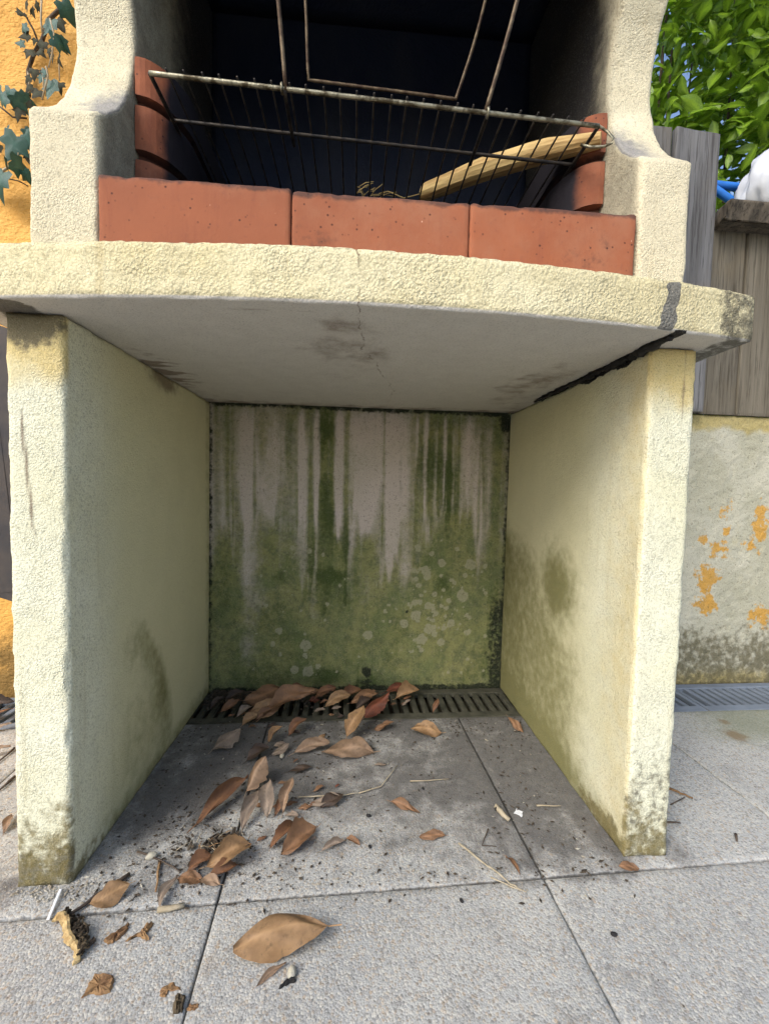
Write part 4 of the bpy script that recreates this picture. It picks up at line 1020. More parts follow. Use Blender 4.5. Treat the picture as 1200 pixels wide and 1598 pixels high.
put_leaf((480, 1258), (530, 1245), 0.4, 'grey', 'grey withered leaf on the slab behind the orange brown leaf', arch=0.05, fold=0.3, roll=0.5)
put_leaf((500, 1262), (536, 1240), 0.6, 'dark', 'dark purple brown leaf on the end of the grey withered one', arch=0.08, fold=0.4)
put_leaf((450, 1206), (486, 1198), 0.45, 'dark', 'dark decayed leaf between the cluster and the moustache shaped leaf', arch=0.1, fold=0.4)
put_leaf((395, 1258), (420, 1262), 0.4, 'orange', 'short orange leaf scrap beneath the rolled leaf', arch=0.05, fold=0.2)
put_leaf((400, 1540), (446, 1502), 0.22, 'pink', 'thin pinkish leaf scrap poking from under the large tan leaf', arch=0.02, fold=0.3)
put_leaf((6, 1302), (20, 1272), 0.5, 'pink', 'small pinkish dead leaf on the paving outside the mossy leg', arch=0.06, fold=0.3)
put_leaf((18, 1108), (-30, 1122), 0.5, 'brown', 'brown leaf in the heap under the yellow wall', arch=0.1, fold=0.3, tiltx=0.4)
put_leaf((20, 1130), (-20, 1142), 0.5, 'grey', 'grey leaf in the heap under the yellow wall', arch=0.1, fold=0.3, tiltx=0.3)
put_leaf((22, 1095), (-25, 1102), 0.5, 'dark', 'dark leaf in the heap under the yellow wall', arch=0.1, fold=0.3, tiltx=0.3)
put_leaf((18, 1165), (-30, 1185), 0.35, 'pink', 'long pinkish leaf near the grate by the yellow wall', arch=0.05, fold=0.4)

rl = random.Random(21)
for q in range(46):
    if q < 26: u, v = rl.uniform(335, 640), rl.uniform(1084, 1128)
    else: u, v = rl.gauss(430, 60), rl.uniform(1135, 1340)
    ln = rl.uniform(10, 26) * (0.8 if q < 26 else 1.0); an = rl.uniform(-0.9, 0.9)
    col_ = rl.choice(['brown', 'brown', 'dark', 'dark', 'grey', 'red', 'orange'])
    if q < 26: put_leaf((u, v), (u + ln * math.cos(an), v - abs(ln * math.sin(an)) * 0.6), rl.uniform(0.4, 0.8), col_, 'broken leaf scrap in the litter on the drain grate', arch=0.12, fold=rl.uniform(-0.3, 0.5), tiltx=0.3, group='leaf scraps on the grate', seed=500 + q, ragged=0.12, name='leaf_scrap')
    else: put_leaf((u, v), (u + ln * math.cos(an), v - abs(ln * math.sin(an)) * 0.6), rl.uniform(0.35, 0.7), col_, 'broken leaf scrap in the litter on the paving under the barbecue', arch=0.1, fold=rl.uniform(-0.3, 0.5), group='leaf scraps on the paving', seed=500 + q, ragged=0.12, name='leaf_scrap')

def gp(u, v, z=0.0): return Vector(un(u, v, 'z', z))
def twig(px, r, mat, label, name='twig', cat='twig', z=0.004, group=None, taper=True):
    pts = []
    P = [gp(u, v, z) for u, v in px]
    for a, b in zip(P[:-1], P[1:]):
        for t in (0, 0.33, 0.66): pts.append(a.lerp(b, t) + Vector((random.uniform(-1, 1), random.uniform(-1, 1), random.uniform(-0.3, 1))) * r * 0.7)
    pts.append(P[-1])
    n = len(pts)
    rr = [r * (1 - 0.5 * i / n if taper else 1) * random.uniform(0.85, 1.15) for i in range(n)]
    return tag(obj(name, tube_mesh(name, pts, rr, 7), mat), label, cat, group)
twig([(205, 1365), (150, 1402), (88, 1441)], 0.0036, M_twig, 'dark straight twig running from the mossy leg to the bark chunk')
twig([(492, 1436), (478, 1455)], 0.0028, M_twig, 'short dark stalk behind the large tan leaf')
twig([(250, 1346), (243, 1392)], 0.0022, M_flake, 'short brown stalk beside the narrow curved leaf')
twig([(248, 1423), (288, 1413)], 0.0036, M_paletwig, 'pale reed piece on the paving at the end of the narrow leaf', taper=False)
twig([(715, 1318), (760, 1350), (790, 1375), (812, 1390)], 0.0017, M_paletwig, 'long thin dry stem crossing the slab joint')
twig([(765, 1370), (800, 1385), (822, 1393)], 0.0012, M_paletwig, 'fine pale grass blade beside the long thin stem')
twig([(762, 1295), (752, 1320), (775, 1322)], 0.0012, M_twig, 'tiny forked black twig on the slab')
twig([(560, 1238), (595, 1228), (620, 1195)], 0.0013, M_paletwig, 'thin pale stem curving toward the grate')
twig([(465, 1245), (530, 1242), (560, 1238)], 0.0013, M_paletwig, 'thin pale stem beside the grey withered leaf')
twig([(770, 1258), (783, 1268), (795, 1280)], 0.0042, M_paletwig, 'pale splinter of wood on the dark joint', taper=False)
twig([(838, 1258), (875, 1258)], 0.0014, M_paletwig, 'dry pale stem near the foot of the stained leg')
twig([(1044, 1231), (1064, 1240), (1081, 1246)], 0.0030, M_flake, 'reddish brown twig on the paving behind the stained leg')
twig([(1046, 1256), (1068, 1245)], 0.0014, M_twig, 'fine grey twig beside the reddish brown twig')
twig([(1042, 1284), (1062, 1285)], 0.0016, M_twig, 'short dark twig behind the stained leg')
twig([(1148, 1302), (1150, 1313)], 0.0024, M_twig, 'stub of dark stem alone on the paving beyond the stained leg')
twig([(25, 1212), (-5, 1236)], 0.0030, M_twig, 'dark twig on the paving outside the mossy leg')
twig([(24, 1168), (-10, 1196)], 0.0026, M_twig, 'curved dark twig under the yellow wall')
twig([(215, 1330), (250, 1343), (280, 1360)], 0.0016, M_twig, 'thin dark stem leading into the debris clump')
twig([(640, 1220), (700, 1216)], 0.0012, M_paletwig, 'faint straw on the dark part of the slab')

# thin white stick (flat)
a, b = gp(75, 1436, 0.003), gp(95, 1388, 0.006)
d = (b - a); L = d.length
me = bevel_box('white_stick', (L, 0.0042, 0.002), bev=0.0006, seg=1)
o = tag(obj('white_stick', me, M_white), 'thin white plastic stick leaning at the foot of the mossy leg', 'stick')
o.location = (a + b) / 2; o.rotation_euler = (0, -math.asin(d.z / L), math.atan2(d.y, d.x))

# chunk of bark: a curved shell, pale inside edge, dark crumbly inside
def bark_chunk():
    a, b = gp(90, 1437), gp(120, 1506)
    root = thing('bark_chunk', (a + b) / 2, 'crumbling chunk of bark with pale outer edge and dark flaky core', 'bark')
    ax = (b - a); L = ax.length; ax.normalize(); sd = Vector((-ax.y, ax.x, 0))
    r = random.Random(8)
    # pale outer strip: a jagged curved slab standing on its edge
    n = 34; V = []; F = []
    prof_ = [(-0.004, 0.0), (-0.0065, 0.005), (-0.0055, 0.010), (-0.002, 0.0135), (0.0015, 0.0125), (0.001, 0.006), (0.002, 0.0)]
    m = len(prof_)
    for i in range(n):
        t = i / (n - 1); wv = 0.006 * math.sin(t * 3.1) + 0.003 * math.sin(t * 9)
        hh = (0.75 + 0.35 * math.sin(t * 4 + 0.6) + r.uniform(-0.16, 0.16)) * (0.55 if i in (0, n - 1) else 1)
        for (px, pz) in prof_:
            V.append(tuple(a + ax * L * t + sd * (px * (1 + r.uniform(-.25, .25)) + wv) + Vector((0, 0, 0.0008 + pz * hh + r.uniform(0, 0.0012)))))
    for i in range(n - 1):
        for k in range(m): F.append((i * m + k, i * m + (k + 1) % m, (i + 1) * m + (k + 1) % m, (i + 1) * m + k))
    F.append(tuple(range(m))[::-1]); F.append(tuple((n - 1) * m + k for k in range(m)))
    obj('outer_strip', mesh_np('outer_strip', V, F, smooth=False), M_bark, root)
    bm = bmesh.new()
    for q in range(120):
        t = r.uniform(0.04, 0.97)
        c = a + ax * L * t + sd * (0.006 + 0.006 * math.sin(t * 3.1) + r.uniform(-0.004, 0.008) * (0.5 + 0.7 * math.sin(t * 3.1))) + Vector((0, 0, 0.003 + r.uniform(0, 0.010)))
        M = Matrix.Translation(c) @ Matrix.Rotation(r.uniform(0, 6), 4, (r.random(), r.random(), r.random())) @ Matrix.Diagonal((r.uniform(.002, .008), r.uniform(.001, .003), r.uniform(.0008, .002), 1))
        bmesh.ops.create_icosphere(bm, subdivisions=1, radius=1.0, matrix=M)
    me = bpy.data.meshes.new('flaky_core'); bm.to_mesh(me); bm.free()
    obj('flaky_core', me, M_barkdark, root)
bark_chunk()

def flake(px, label, mat=M_flake, h=0.004, seed=0, name='bark_flake', cat='bark'):
    """flat splintered piece traced on the ground with torn edges"""
    r = random.Random(seed); P = [gp(u, v) for u, v in px]
    pts = []
    for a, b in zip(P, P[1:] + P[:1]):
        for t in (0, .25, .5, .75):
            pts.append(a.lerp(b, t) + Vector((r.uniform(-1, 1), r.uniform(-1, 1), 0)) * 0.0014)
    c = sum(pts, Vector()) / len(pts); n = len(pts)
    V = [tuple(p + Vector((0, 0, 0.0006))) for p in pts] + [tuple(p.lerp(c, 0.12) + Vector((0, 0, h * r.uniform(0.5, 1.3)))) for p in pts] + [tuple(p.lerp(c, 0.55) + Vector((0, 0, h * r.uniform(0.5, 1.6)))) for p in pts] + [tuple(c + Vector((0, 0, h)))]
    F = []
    for i in range(n):
        j = (i + 1) % n
        F += [(i, j, n + j, n + i), (n + i, n + j, 2 * n + j, 2 * n + i), (2 * n + i, 2 * n + j, 3 * n)]
    F.append(tuple(range(n))[::-1])
    return tag(obj(name, mesh_np(name, V, F, smooth=False), mat), label, cat)
flake([(126, 1562), (140, 1535), (148, 1522), (178, 1524), (180, 1532), (170, 1552), (152, 1556), (138, 1553)], 'flaky brown square of bark alone on the paving', seed=1)
flake([(160, 1472), (172, 1462), (190, 1452), (202, 1444), (200, 1452), (182, 1470), (168, 1476)], 'brown bark flake beside the bark chunk', seed=2)
flake([(195, 1472), (212, 1462), (228, 1446), (240, 1440), (236, 1450), (226, 1458), (232, 1470), (226, 1470), (216, 1462)], 'forked brown bark splinter between the bark chunk and the slab joint', seed=3)
flake([(250, 1548), (256, 1540), (270, 1536), (282, 1546), (262, 1548), (258, 1558), (250, 1556)], 'thin rusty bark scrap near the slab joint', seed=4, h=0.002)
flake([(272, 1560), (288, 1558), (286, 1582), (270, 1583)], 'small dark square chip of bark on the slab joint', mat=M_barkdark, h=0.006, seed=5)
flake([(294, 1570), (312, 1570), (306, 1578), (292, 1580)], 'tiny orange brown scrap beside the dark square chip', seed=6, h=0.002)
flake([(440, 1540), (436, 1545), (452, 1538), (464, 1530), (452, 1528)], 'black flat chip under the pebble by the large leaf', mat=M_black, h=0.004, seed=7, name='charcoal_chip', cat='chip')
flake([(136, 1478), (146, 1466), (152, 1468), (142, 1480)], 'small grey brown flake right beside the bark chunk', mat=M_twig, seed=8)
flake([(806, 1262), (816, 1268), (814, 1276), (802, 1270)], 'bluish white paper scrap beside the pale splinter', mat=M_white, h=0.001, seed=9, name='paper_scrap', cat='scrap')
def pebble(u, v, r0, label, mat=M_stone, seed=0, name='pebble', cat='stone'):
    bm = bmesh.new(); bmesh.ops.create_icosphere(bm, subdivisions=3, radius=1.0)
    V = np.array([v_.co for v_ in bm.verts]); V = V * (0.8 + 0.5 * fbm(V + seed, 1.3, seed, 3))[:, None] * np.array([0.65, 1.0, 0.62]) * r0
    for v_, q in zip(bm.verts, V): v_.co = q
    me = bpy.data.meshes.new(name); bm.to_mesh(me); bm.free(); me.polygons.foreach_set('use_smooth', [True] * len(me.polygons))
    o = tag(obj(name, me, mat), label, cat); p = gp(u, v); o.location = (p.x, p.y, r0 * 0.5); o.rotation_euler.z = seed
    return o
pebble(455, 1522, 0.0075, 'pale pebble touching the edge of the large tan leaf', seed=0)
pebble(237, 1340, 0.0085, 'pale stone beside the debris clump', seed=2)
pebble(440, 1182, 0.007, 'small olive stone among the leaves below the grate', seed=3)
for q, (u, v) in enumerate([(577, 1323), (430, 1440), (121, 1335), (720, 1408), (958, 1461), (775, 1265), (660, 1232), (575, 1275)]):
    pebble(u, v, 0.0035 + 0.001 * (q % 3), 'small black cinder lying on the paving', M_black, q + 10, 'cinder', 'cinder')['group'] = 'black cinders on the paving'

# dark crumbs, grit and root fibres that nobody could count
def crumbs(name, n, sampler, smin, smax, mat, label, seed):
    r = np.random.default_rng(seed)
    V, F = [], []
    base = np.array([(1, 0, 0), (-1, 0, 0), (0, 1, 0), (0, -1, 0), (0, 0, 1), (0, 0, -0.6)], float)
    fs = [(0, 2, 4), (2, 1, 4), (1, 3, 4), (3, 0, 4), (2, 0, 5), (1, 2, 5), (3, 1, 5), (0, 3, 5)]
    for _ in range(n):
        x, y = sampler(r); s = smin + (smax - smin) * r.random() ** 3
        an = r.uniform(0, 6.28); c, d = math.cos(an), math.sin(an)
        B = base * np.array([s * r.uniform(0.7, 2.2), s * r.uniform(0.5, 1.0), s * r.uniform(0.3, 0.8)]) * r.uniform(0.75, 1.25, (6, 1))
        o = len(V)
        for q in B: V.append((x + q[0] * c - q[1] * d, y + q[0] * d + q[1] * c, 0.0015 + q[2] + s * 0.2))
        F += [tuple(o + k for k in f) for f in fs]
    return tag(obj(name, mesh_np(name, V, F, smooth=False), mat), label, 'debris', kind='stuff')
def samp_bay(r):
    while True:
        x, y = r.uniform(0.01, 0.87), r.uniform(-0.06, 0.46)
        d = 0.10 + 0.9 * math.exp(-((x - 0.16) / 0.13) ** 2 - ((y - 0.09) / 0.12) ** 2) + 0.35 * sstep(y, 0.25, 0.45) + 0.35 * math.exp(-((x - 0.80) / 0.09) ** 2 - ((y - 0.12) / 0.1) ** 2) + 0.4 * math.exp(-((y + 0.01) / 0.02) ** 2) + 0.3 * math.exp(-((x - 0.33) / 0.1) ** 2 - ((y - 0.25) / 0.1) ** 2)
        if r.random() < d: return x, y
crumbs('dirt_crumbs', 3000, samp_bay, 0.0004, 0.0034, M_crumb, 'dark crumbs of soil and charcoal scattered under the barbecue', 1)
def samp_heap(r): return abs(r.normal(0.02, 0.22)) % 0.80 + 0.01, 0.625 - abs(r.normal(0, 0.05))
crumbs('leaf_mould', 900, samp_heap, 0.0012, 0.0075, M_crumb, 'dark rotten leaf mould along the wall foot on the grate', 7)
crumbs('pale_grit', 300, samp_bay, 0.0006, 0.0028, M_gritpale, 'pale grit scattered under the barbecue', 2)
def samp_front(r): return r.uniform(-0.3, 1.5), r.uniform(-0.35, 0.25)
crumbs('loose_grit', 260, samp_front, 0.0005, 0.0020, M_crumb, 'fine dark grit on the open paving', 3)
def samp_foot(r): return r.normal(-0.02, 0.035), r.normal(-0.006, 0.010)
crumbs('render_grit', 320, samp_foot, 0.0006, 0.003, M_gritpale, 'crumbled render grit at the foot of the mossy leg', 4)

# clump of rotten leaves and fibres
cl = thing('debris_clump', gp(340, 1330), 'matted clump of dry grass and rotten leaf fibres on the slab joint', 'debris')
c0 = gp(338, 1326)
r = random.Random(5)
bm = bmesh.new()
for q in range(70):
    M = Matrix.Translation(c0 + Vector((r.gauss(0, 0.022), r.gauss(0.004, 0.013), 0.003 + abs(r.gauss(0, 0.005))))) @ Matrix.Rotation(r.uniform(0, 6), 4, (r.random(), r.random(), r.random())) @ Matrix.Diagonal((r.uniform(.003, .011), r.uniform(.002, .005), r.uniform(.0008, .0025), 1))
    bmesh.ops.create_icosphere(bm, subdivisions=1, radius=1.0, matrix=M)
me = bpy.data.meshes.new('rotten_mass'); bm.to_mesh(me); bm.free(); obj('rotten_mass', me, M_crumb, cl)
for q in range(46):
    a = c0 + Vector((r.gauss(0, 0.024), r.gauss(0, 0.014), 0.006 + r.random() * 0.01)); d = Vector((r.uniform(-1, 1), r.uniform(-1, 1), r.uniform(-0.2, 0.35))) * r.uniform(0.01, 0.03)
    obj('fibre', tube_mesh('fibre', [a - d * 0.5, a + Vector((0, 0, 0.002)), a + d * 0.5], 0.0006, 4), r.choice([M_paletwig, M_twig, M_flake]), cl)

# ------------------------------------------------------------------ ivy on the yellow wall
def ivy_leaf_mesh(seed):
    r = random.Random(seed)
    out = [(0, 0.0), (0.20, -0.12), (0.42, -0.05), (0.36, 0.18), (0.52, 0.42), (0.26, 0.46), (0.16, 0.72), (0.0, 1.0)]
    pts = [(x * (1 + r.uniform(-.1, .1)), y) for x, y in out]
    left = [(-x * (1 + r.uniform(-.12, .12)), y) for x, y in out[1:-1]][::-1]
    ring = pts + left
    cx, cy = 0.0, 0.28
    V = [(cx, cy, 0.0)]; F = []; rib = [1.0]
    for s, zz in ((0.5, 0.02), (1.0, None)):
        for (x, y) in ring:
            d = math.hypot(x - cx, y - cy)
            V.append((cx + (x - cx) * s, cy + (y - cy) * s, (-0.22 * d * d if zz is None else 0.03) + 0.06 * abs(x) * s)); rib.append(0.25 if zz else 0.0)
    n = len(ring)
    for k in range(n):
        F.append((0, 1 + k, 1 + (k + 1) % n)); F.append((1 + k, 1 + n + k, 1 + n + (k + 1) % n, 1 + (k + 1) % n))
    V = np.array(V); V[:, 2] += 0.08 * np.sin(V[:, 1] * 4 + seed)
    me = mesh_np('leaf', V, F, {'rib': rib}); return me
ivy_me = [ivy_leaf_mesh(s) for s in range(4)]
for k, me in enumerate(ivy_me): me.materials.append(M_ivy)
ivy_dull = [m.copy() for m in ivy_me]
for me in ivy_dull: me.materials.clear(); me.materials.append(M_ivyd)
def ivy(root_px, stems, leaves, label):
    base = un(root_px[0], root_px[1], 'y', 0.60)
    t = thing('ivy', Vector(base), label, 'ivy')
    for px, rad, pale in stems:
        pts = [tuple(un(u, v, 'y', yy)) for u, v, yy in px]
        obj('stem', tube_mesh('stem', pts, rad, 6), M_paletwig if pale else M_twig, t)
    for (u, v, yy, size, rot, tx, ty, dull) in leaves:
        me = random.choice(ivy_dull if dull else ivy_me)
        o = bpy.data.objects.new('leaf', me); COL.objects.link(o); o.parent = t
        p = Vector(un(u, v, 'y', yy))
        o.location = p - t.location
        Rm = Matrix.Rotation(R_(rot), 3, 'Y') @ Matrix.Rotation(R_(90 + tx), 3, 'X') @ Matrix.Rotation(R_(ty), 3, 'Y')
        o.rotation_euler = Rm.to_euler(); o.scale = (size, size, size)
ivy((45, 160), [([(45, 150, .610), (44, 110, .606), (52, 85, .604), (66, 62, .602), (76, 30, .598), (95, 12, .59), (112, -20, .58)], 0.0048, False),
                ([(45, 150, .61), (46, 130, .60), (44, 112, .604)], 0.003, True), ([(60, 65, .600), (52, 45, .59), (38, 20, .585)], 0.0022, False),
                ([(65, -5, .57), (64, 30, .565), (66, 50, .57)], 0.0022, True), ([(78, 28, .56), (84, 50, .558), (82, 80, .56), (76, 105, .57)], 0.0018, True),
                ([(72, 103, .57), (75, 118, .565), (70, 138, .575), (66, 155, .59)], 0.0022, True), ([(66, 105, .58), (68, 135, .58), (72, 150, .59)], 0.0015, True), ([(92, 90, .59), (93, 125, .59)], 0.0015, True)],
    [(98, 2, .56, .055, 160, -50, 20, 0), (80, 30, .575, .050, 200, 10, 15, 0), (90, 30, .585, .036, 150, 5, 0, 1), (80, 58, .555, .046, 90, -62, 0, 0), (92, 60, .57, .034, 140, -30, 30, 0),
     (68, 64, .59, .032, 200, -10, 0, 1), (54, 80, .59, .030, 230, 10, 10, 1), (60, 78, .59, .024, 130, 0, 0, 1), (45, 52, .585, .030, 250, 0, 0, 1), (36, 25, .58, .030, 330, 0, 40, 1), (42, 40, .58, .026, 250, -20, 0, 0),
     (38, 68, .59, .024, 270, 10, 0, 0), (44, 78, .59, .020, 200, 0, 0, 1), (54, 108, .59, .030, 180, 10, -10, 1), (48, 120, .59, .022, 220, 10, 0, 1), (79, 125, .575, .050, 190, 5, 10, 0), (62, 112, .59, .022, 120, 0, 0, 1),
     (60, 140, .59, .034, 200, 20, 0, 1), (52, 135, .59, .026, 230, 10, 0, 1), (70, 108, .575, .020, 200, 0, 0, 0), (82, 82, .585, .026, 190, 0, 40, 1), (92, 86, .585, .030, 170, 0, 45, 1), (78, 75, .585, .024, 190, 0, 30, 1),
     (94, 128, .59, .030, 180, 0, 0, 1), (50, 12, .585, .024, 170, 0, 30, 1), (42, 2, .58, .026, 190, 0, 40, 1), (56, 5, .585, .024, 150, 0, 40, 1), (66, 118, .59, .022, 200, 10, 0, 0), (56, 60, .59, .018, 200, 10, 0, 1)],
    'climbing ivy stem with small leaves above the shoulder of the barbecue')
ivy((20, 300), [([(-10, 300, .605), (6, 265, .58), (24, 254, .575), (30, 232, .575), (24, 218, .58)], 0.0035, True), ([(-8, 160, .60), (8, 172, .59), (20, 182, .59), (42, 184, .595)], 0.0022, False),
                ([(24, 150, .58), (44, 158, .59)], 0.0022, True), ([(12, 278, .575), (30, 282, .58), (44, 290, .585)], 0.0015, False)],
    [(16, 138, .565, .044, 200, -35, 10, 0), (22, 148, .56, .042, 150, -45, 0, 0), (10, 150, .57, .040, 250, -30, 0, 0), (2, 140, .58, .036, 260, -20, 0, 0), (32, 148, .575, .034, 110, -30, 20, 0), (34, 168, .585, .038, 200, 5, 0, 1), (40, 160, .585, .026, 120, 0, 0, 1),
     (26, 212, .565, .070, 205, 0, -15, 0), (40, 210, .57, .055, 160, -5, 25, 0), (14, 202, .57, .034, 280, -30, 0, 0), (38, 200, .575, .028, 150, -20, 0, 0), (18, 250, .55, .056, 100, -68, 0, 0), (8, 252, .55, .040, 260, -60, 0, 0),
     (4, 268, .56, .075, 200, -15, 20, 0), (-8, 270, .57, .06, 240, -10, 10, 0), (38, 266, .57, .042, 165, -35, 20, 0), (42, 240, .585, .024, 170, 0, 0, 1), (0, 225, .59, .03, 230, 0, 0, 1), (-15, 200, .58, .05, 200, -10, 0, 0)],
    'ivy spray with large blue green leaves hanging beside the barbecue side panel')

# unidentified dark thing behind the leg, built as a plain board
P, F, e, idx = lattice(ar(-0.62, -0.375, 0.03), ar(0, 0.02, 0.02), ar(0.0, 0.70, 0.05))
V = np.stack([P[:, 0] + 0.10 * (1 - P[:, 2] / 0.7) * (P[:, 0] < -0.5), P[:, 1] + 0.52 + 0.06 * P[:, 2], P[:, 2] + 0.27 + 0.35 * (-(P[:, 0] + 0.375))], 1)
V[:, 0] -= 0.02
brd = tag(obj('dark_panel', mesh_np('dark_panel', V, F, smooth=False), M_darkboard), 'unidentified dark thing by the yellow wall behind the mossy leg, built as a plain board', 'board')

# ------------------------------------------------------------------ fence on the wall
fence = thing('wooden_fence', (2.2, 0.70, 0.874), 'weathered grey plank fence standing on the low wall', 'fence')
def board(x0, x1, y, z0, z1, th, mat, dz=0.0, seed=0):
    P, F, e, idx = lattice(np.concatenate([[x0, x0 + 0.004], ar(x0 + 0.012, x1 - 0.012, 0.03), [x1 - 0.004, x1]]), [0, 0.004, th - 0.004, th], np.concatenate([[z0], ar(z0 + 0.01, z1 - 0.01, 0.06), [z1 - 0.003, z1]]))
    V = P.copy(); V[:, 1] += y + 0.025 * (V[:, 0] - 1.5)
    t = (V[:, 2] - z0) / (z1 - z0)
    V[:, 2] += t * dz * (V[:, 0] - x0) + t * 0.004 * (vnoise(V * [1, 0, 0], 60, seed) - 0.5)
    N = vnormals(V, F); V -= N * ((e >= 2) * 0.0018)[:, None]
    V[:, 1] += (fbm(V * [1, 0, 0.1], 12, seed, 2) - 0.5) * 0.006
    return obj('board', mesh_np('board', V, F, smooth=False), mat, fence)
board(1.06, 1.335, 0.633, 0.874, 1.704, 0.018, M_wood, 0.02, 1)
board(1.342, 1.484, 0.627, 0.874, 1.706, 0.022, M_wood, -0.06, 2)
xs_ = [1.34, 1.492, 1.622, 1.75, 1.885, 2.01, 2.15, 2.28, 2.42, 2.55, 2.68, 2.82, 2.95, 3.1, 3.24, 3.4, 3.55, 3.7, 3.85, 4.0]
for k in range(len(xs_) - 1):
    board(xs_[k] + 0.003, xs_[k + 1] - 0.002, 0.656 + 0.003 * (k % 2), 0.874, 1.475 + 0.004 * (k % 3), 0.018, M_woodbrown, 0, 10 + k)
obj('rail', bevel_box('rail', (2.9, 0.05, 0.07), (2.6, 0.735, 1.36), 0.004), M_woodbrown, fence)
obj('rail', bevel_box('rail', (2.9, 0.05, 0.07), (2.6, 0.735, 1.02), 0.004), M_woodbrown, fence)

# rough plank laid on the fence top
P, F, e, idx = lattice(ar(1.488, 3.6, 0.02), ar(0.585, 0.80, 0.015), ar(1.437, 1.488, 0.008))
V = P.copy(); V[:, 0] += (P[:, 0] < 1.49) * (0.012 * fbm(P * [0, 1, 1], 50, 3)) + 0.10 * (P[:, 1] - 0.585) * (P[:, 0] < 1.6)
V[:, 1] += 0.025 * (V[:, 0] - 1.5) + np.where(P[:, 1] < 0.6, 0.022 * (1.488 - P[:, 2]) / 0.05, 0)
V[:, 2] += 0.0 + (fbm(V, (3, 10, 3), 6) - 0.5) * 0.006
N = vnormals(V, F); V += N * ((fbm(V, (12, 60, 60), 9, 3) - 0.5) * 0.006 - (e >= 2) * 0.003)[:, None]
tag(obj('shelf_plank', mesh_np('shelf_plank', V, F), M_plank), 'dark rough plank resting along the top of the fence under the white sack', 'plank')
# white sack
def sack():
    bm = bmesh.new(); bmesh.ops.create_uvsphere(bm, u_segments=72, v_segments=48, radius=1.0)
    V = np.array([v.co for v in bm.verts])
    h = (V[:, 2] + 1) / 2
    rad = np.clip(1 - 0.55 * sstep(h, 0.25, 1.0), 0, 1) * np.where(h < 0.06, 0.93, 1)
    X = np.stack([V[:, 0] * 0.25 * (0.72 + 0.45 * rad), V[:, 1] * 0.115 * (0.72 + 0.45 * rad), h * 0.34], 1)
    X[:, 2] = np.maximum(X[:, 2], 0.012)
    an = np.arctan2(V[:, 1], V[:, 0])
    folds = 0.010 * np.sin(an * 9 + X[:, 2] * 16) * sstep(h, 0.1, 0.8) + 0.006 * np.sin(an * 23 - X[:, 2] * 30)
    X[:, :2] *= (1 + folds[:, None] * 6 + 0.3 * (fbm(X, 9, 4)[:, None] - 0.5))
    X[:, 2] += (fbm(X, 14, 6) - 0.5) * 0.03 * sstep(h, 0.1, 0.4)
    for v, q in zip(bm.verts, X): v.co = q
    me = bpy.data.meshes.new('white_sack'); bm.to_mesh(me); bm.free(); me.polygons.foreach_set('use_smooth', [True] * len(me.polygons))
    o = tag(obj('white_sack', me, M_sack), 'creased white woven sack lying on the plank above the fence', 'sack'); o.location = (1.955, 0.735, 1.478)
sack()
bt = thing('blue_tube_frame', (1.66, 0.85, 1.5), 'blue painted tube frame showing behind the fence between the hedge and the sack', 'frame')
p1, p2 = un(1108, 287, 'y', 0.86), un(1172, 294, 'y', 0.86)
e1 = p1 + (p2 - p1) * -0.8; e2 = p1 + (p2 - p1) * 3.0
obj('tube', tube_mesh('tube', [tuple(e1 + (e2 - e1) * t) for t in np.linspace(0, 1, 8)], 0.0135, 14), M_blue, bt)
q1, q2 = un(1106, 288, 'y', 0.845), un(1146, 316, 'y', 0.835)
q2e = q1 + (q2 - q1) * 1.6; q2e[2] = q2[2] - 0.02
obj('tube', tube_mesh('tube', [tuple(q1 + (q2 - q1) * t) for t in np.linspace(-0.1, 1.5, 8)], 0.0125, 14), M_blue, bt)
obj('post', tube_mesh('post', [(1.50, 0.855, 0.0), (1.50, 0.855, 1.74)], 0.014, 12), M_blue, bt)

# ------------------------------------------------------------------ hedge
def laurel_mesh(seed, Wd=0.42):
    me = leaf_mesh('leaf', 1.0, Wd, 0.05, 0.28, 0.0, 0.0, seed, tip=0.45, nu=6, nv=5, ragged=0.0)
    return me
laurels = [laurel_mesh(s, w) for s, w in ((1, .40), (2, .46), (3, .36), (4, .43))]
for me in laurels: me.materials.append(M_laurel)
hedge = thing('laurel_hedge', (2.4, 1.7, 0.0), 'glossy green laurel hedge rising behind the wooden fence', 'hedge')
rh = np.random.default_rng(12)
def hedge_point():
    while True:
        x, y, z = rh.uniform(1.15, 4.2), rh.uniform(1.12, 2.1), rh.uniform(0.6, 3.6)
        face = 1.28 + 0.22 * math.sin(x * 3.1 + z * 1.7) * math.sin(z * 2.3 + 1) + 0.18 * max(0, 2.1 - x)
        if y < face: continue
        left = 1.47 + 0.22 * (y - 1.2) * 2 + 0.10 * math.sin(z * 5) + 0.10 * max(0, z - 2.2)
        if x < left and rh.random() > 0.06: continue
        if rh.random() > math.exp(-(y - face) * 1.5): continue
        return np.array([x, y, z]), y - face
def leaf_frame(p):
    d = rh.normal(0, 1, 3) * np.array([1, 0.7, 0.55]) + np.array([0.05, -0.75, -0.05])
    d /= np.linalg.norm(d)
    n = rh.normal(0, 0.55, 3) + np.array([0, -0.55, 0.75]); n -= d * (n @ d); n /= np.linalg.norm(n)
    return d, np.cross(n, d), n
cand = []
for _ in range(13000):
    p, dep = hedge_point(); cand.append((dep, p))
def in_view(p):
    c = CM @ (p - CAM); u = 600 + FPX * c[0] / c[1]; v = 799 - FPX * c[2] / c[1]
    return 1005 < u < 1215 and -20 < v < 330, c[1]
ranked = sorted(range(len(cand)), key=lambda i: (0 if in_view(cand[i][1])[0] else 1, cand[i][0] + 0.3 * in_view(cand[i][1])[1]))
single = set(ranked[:300])
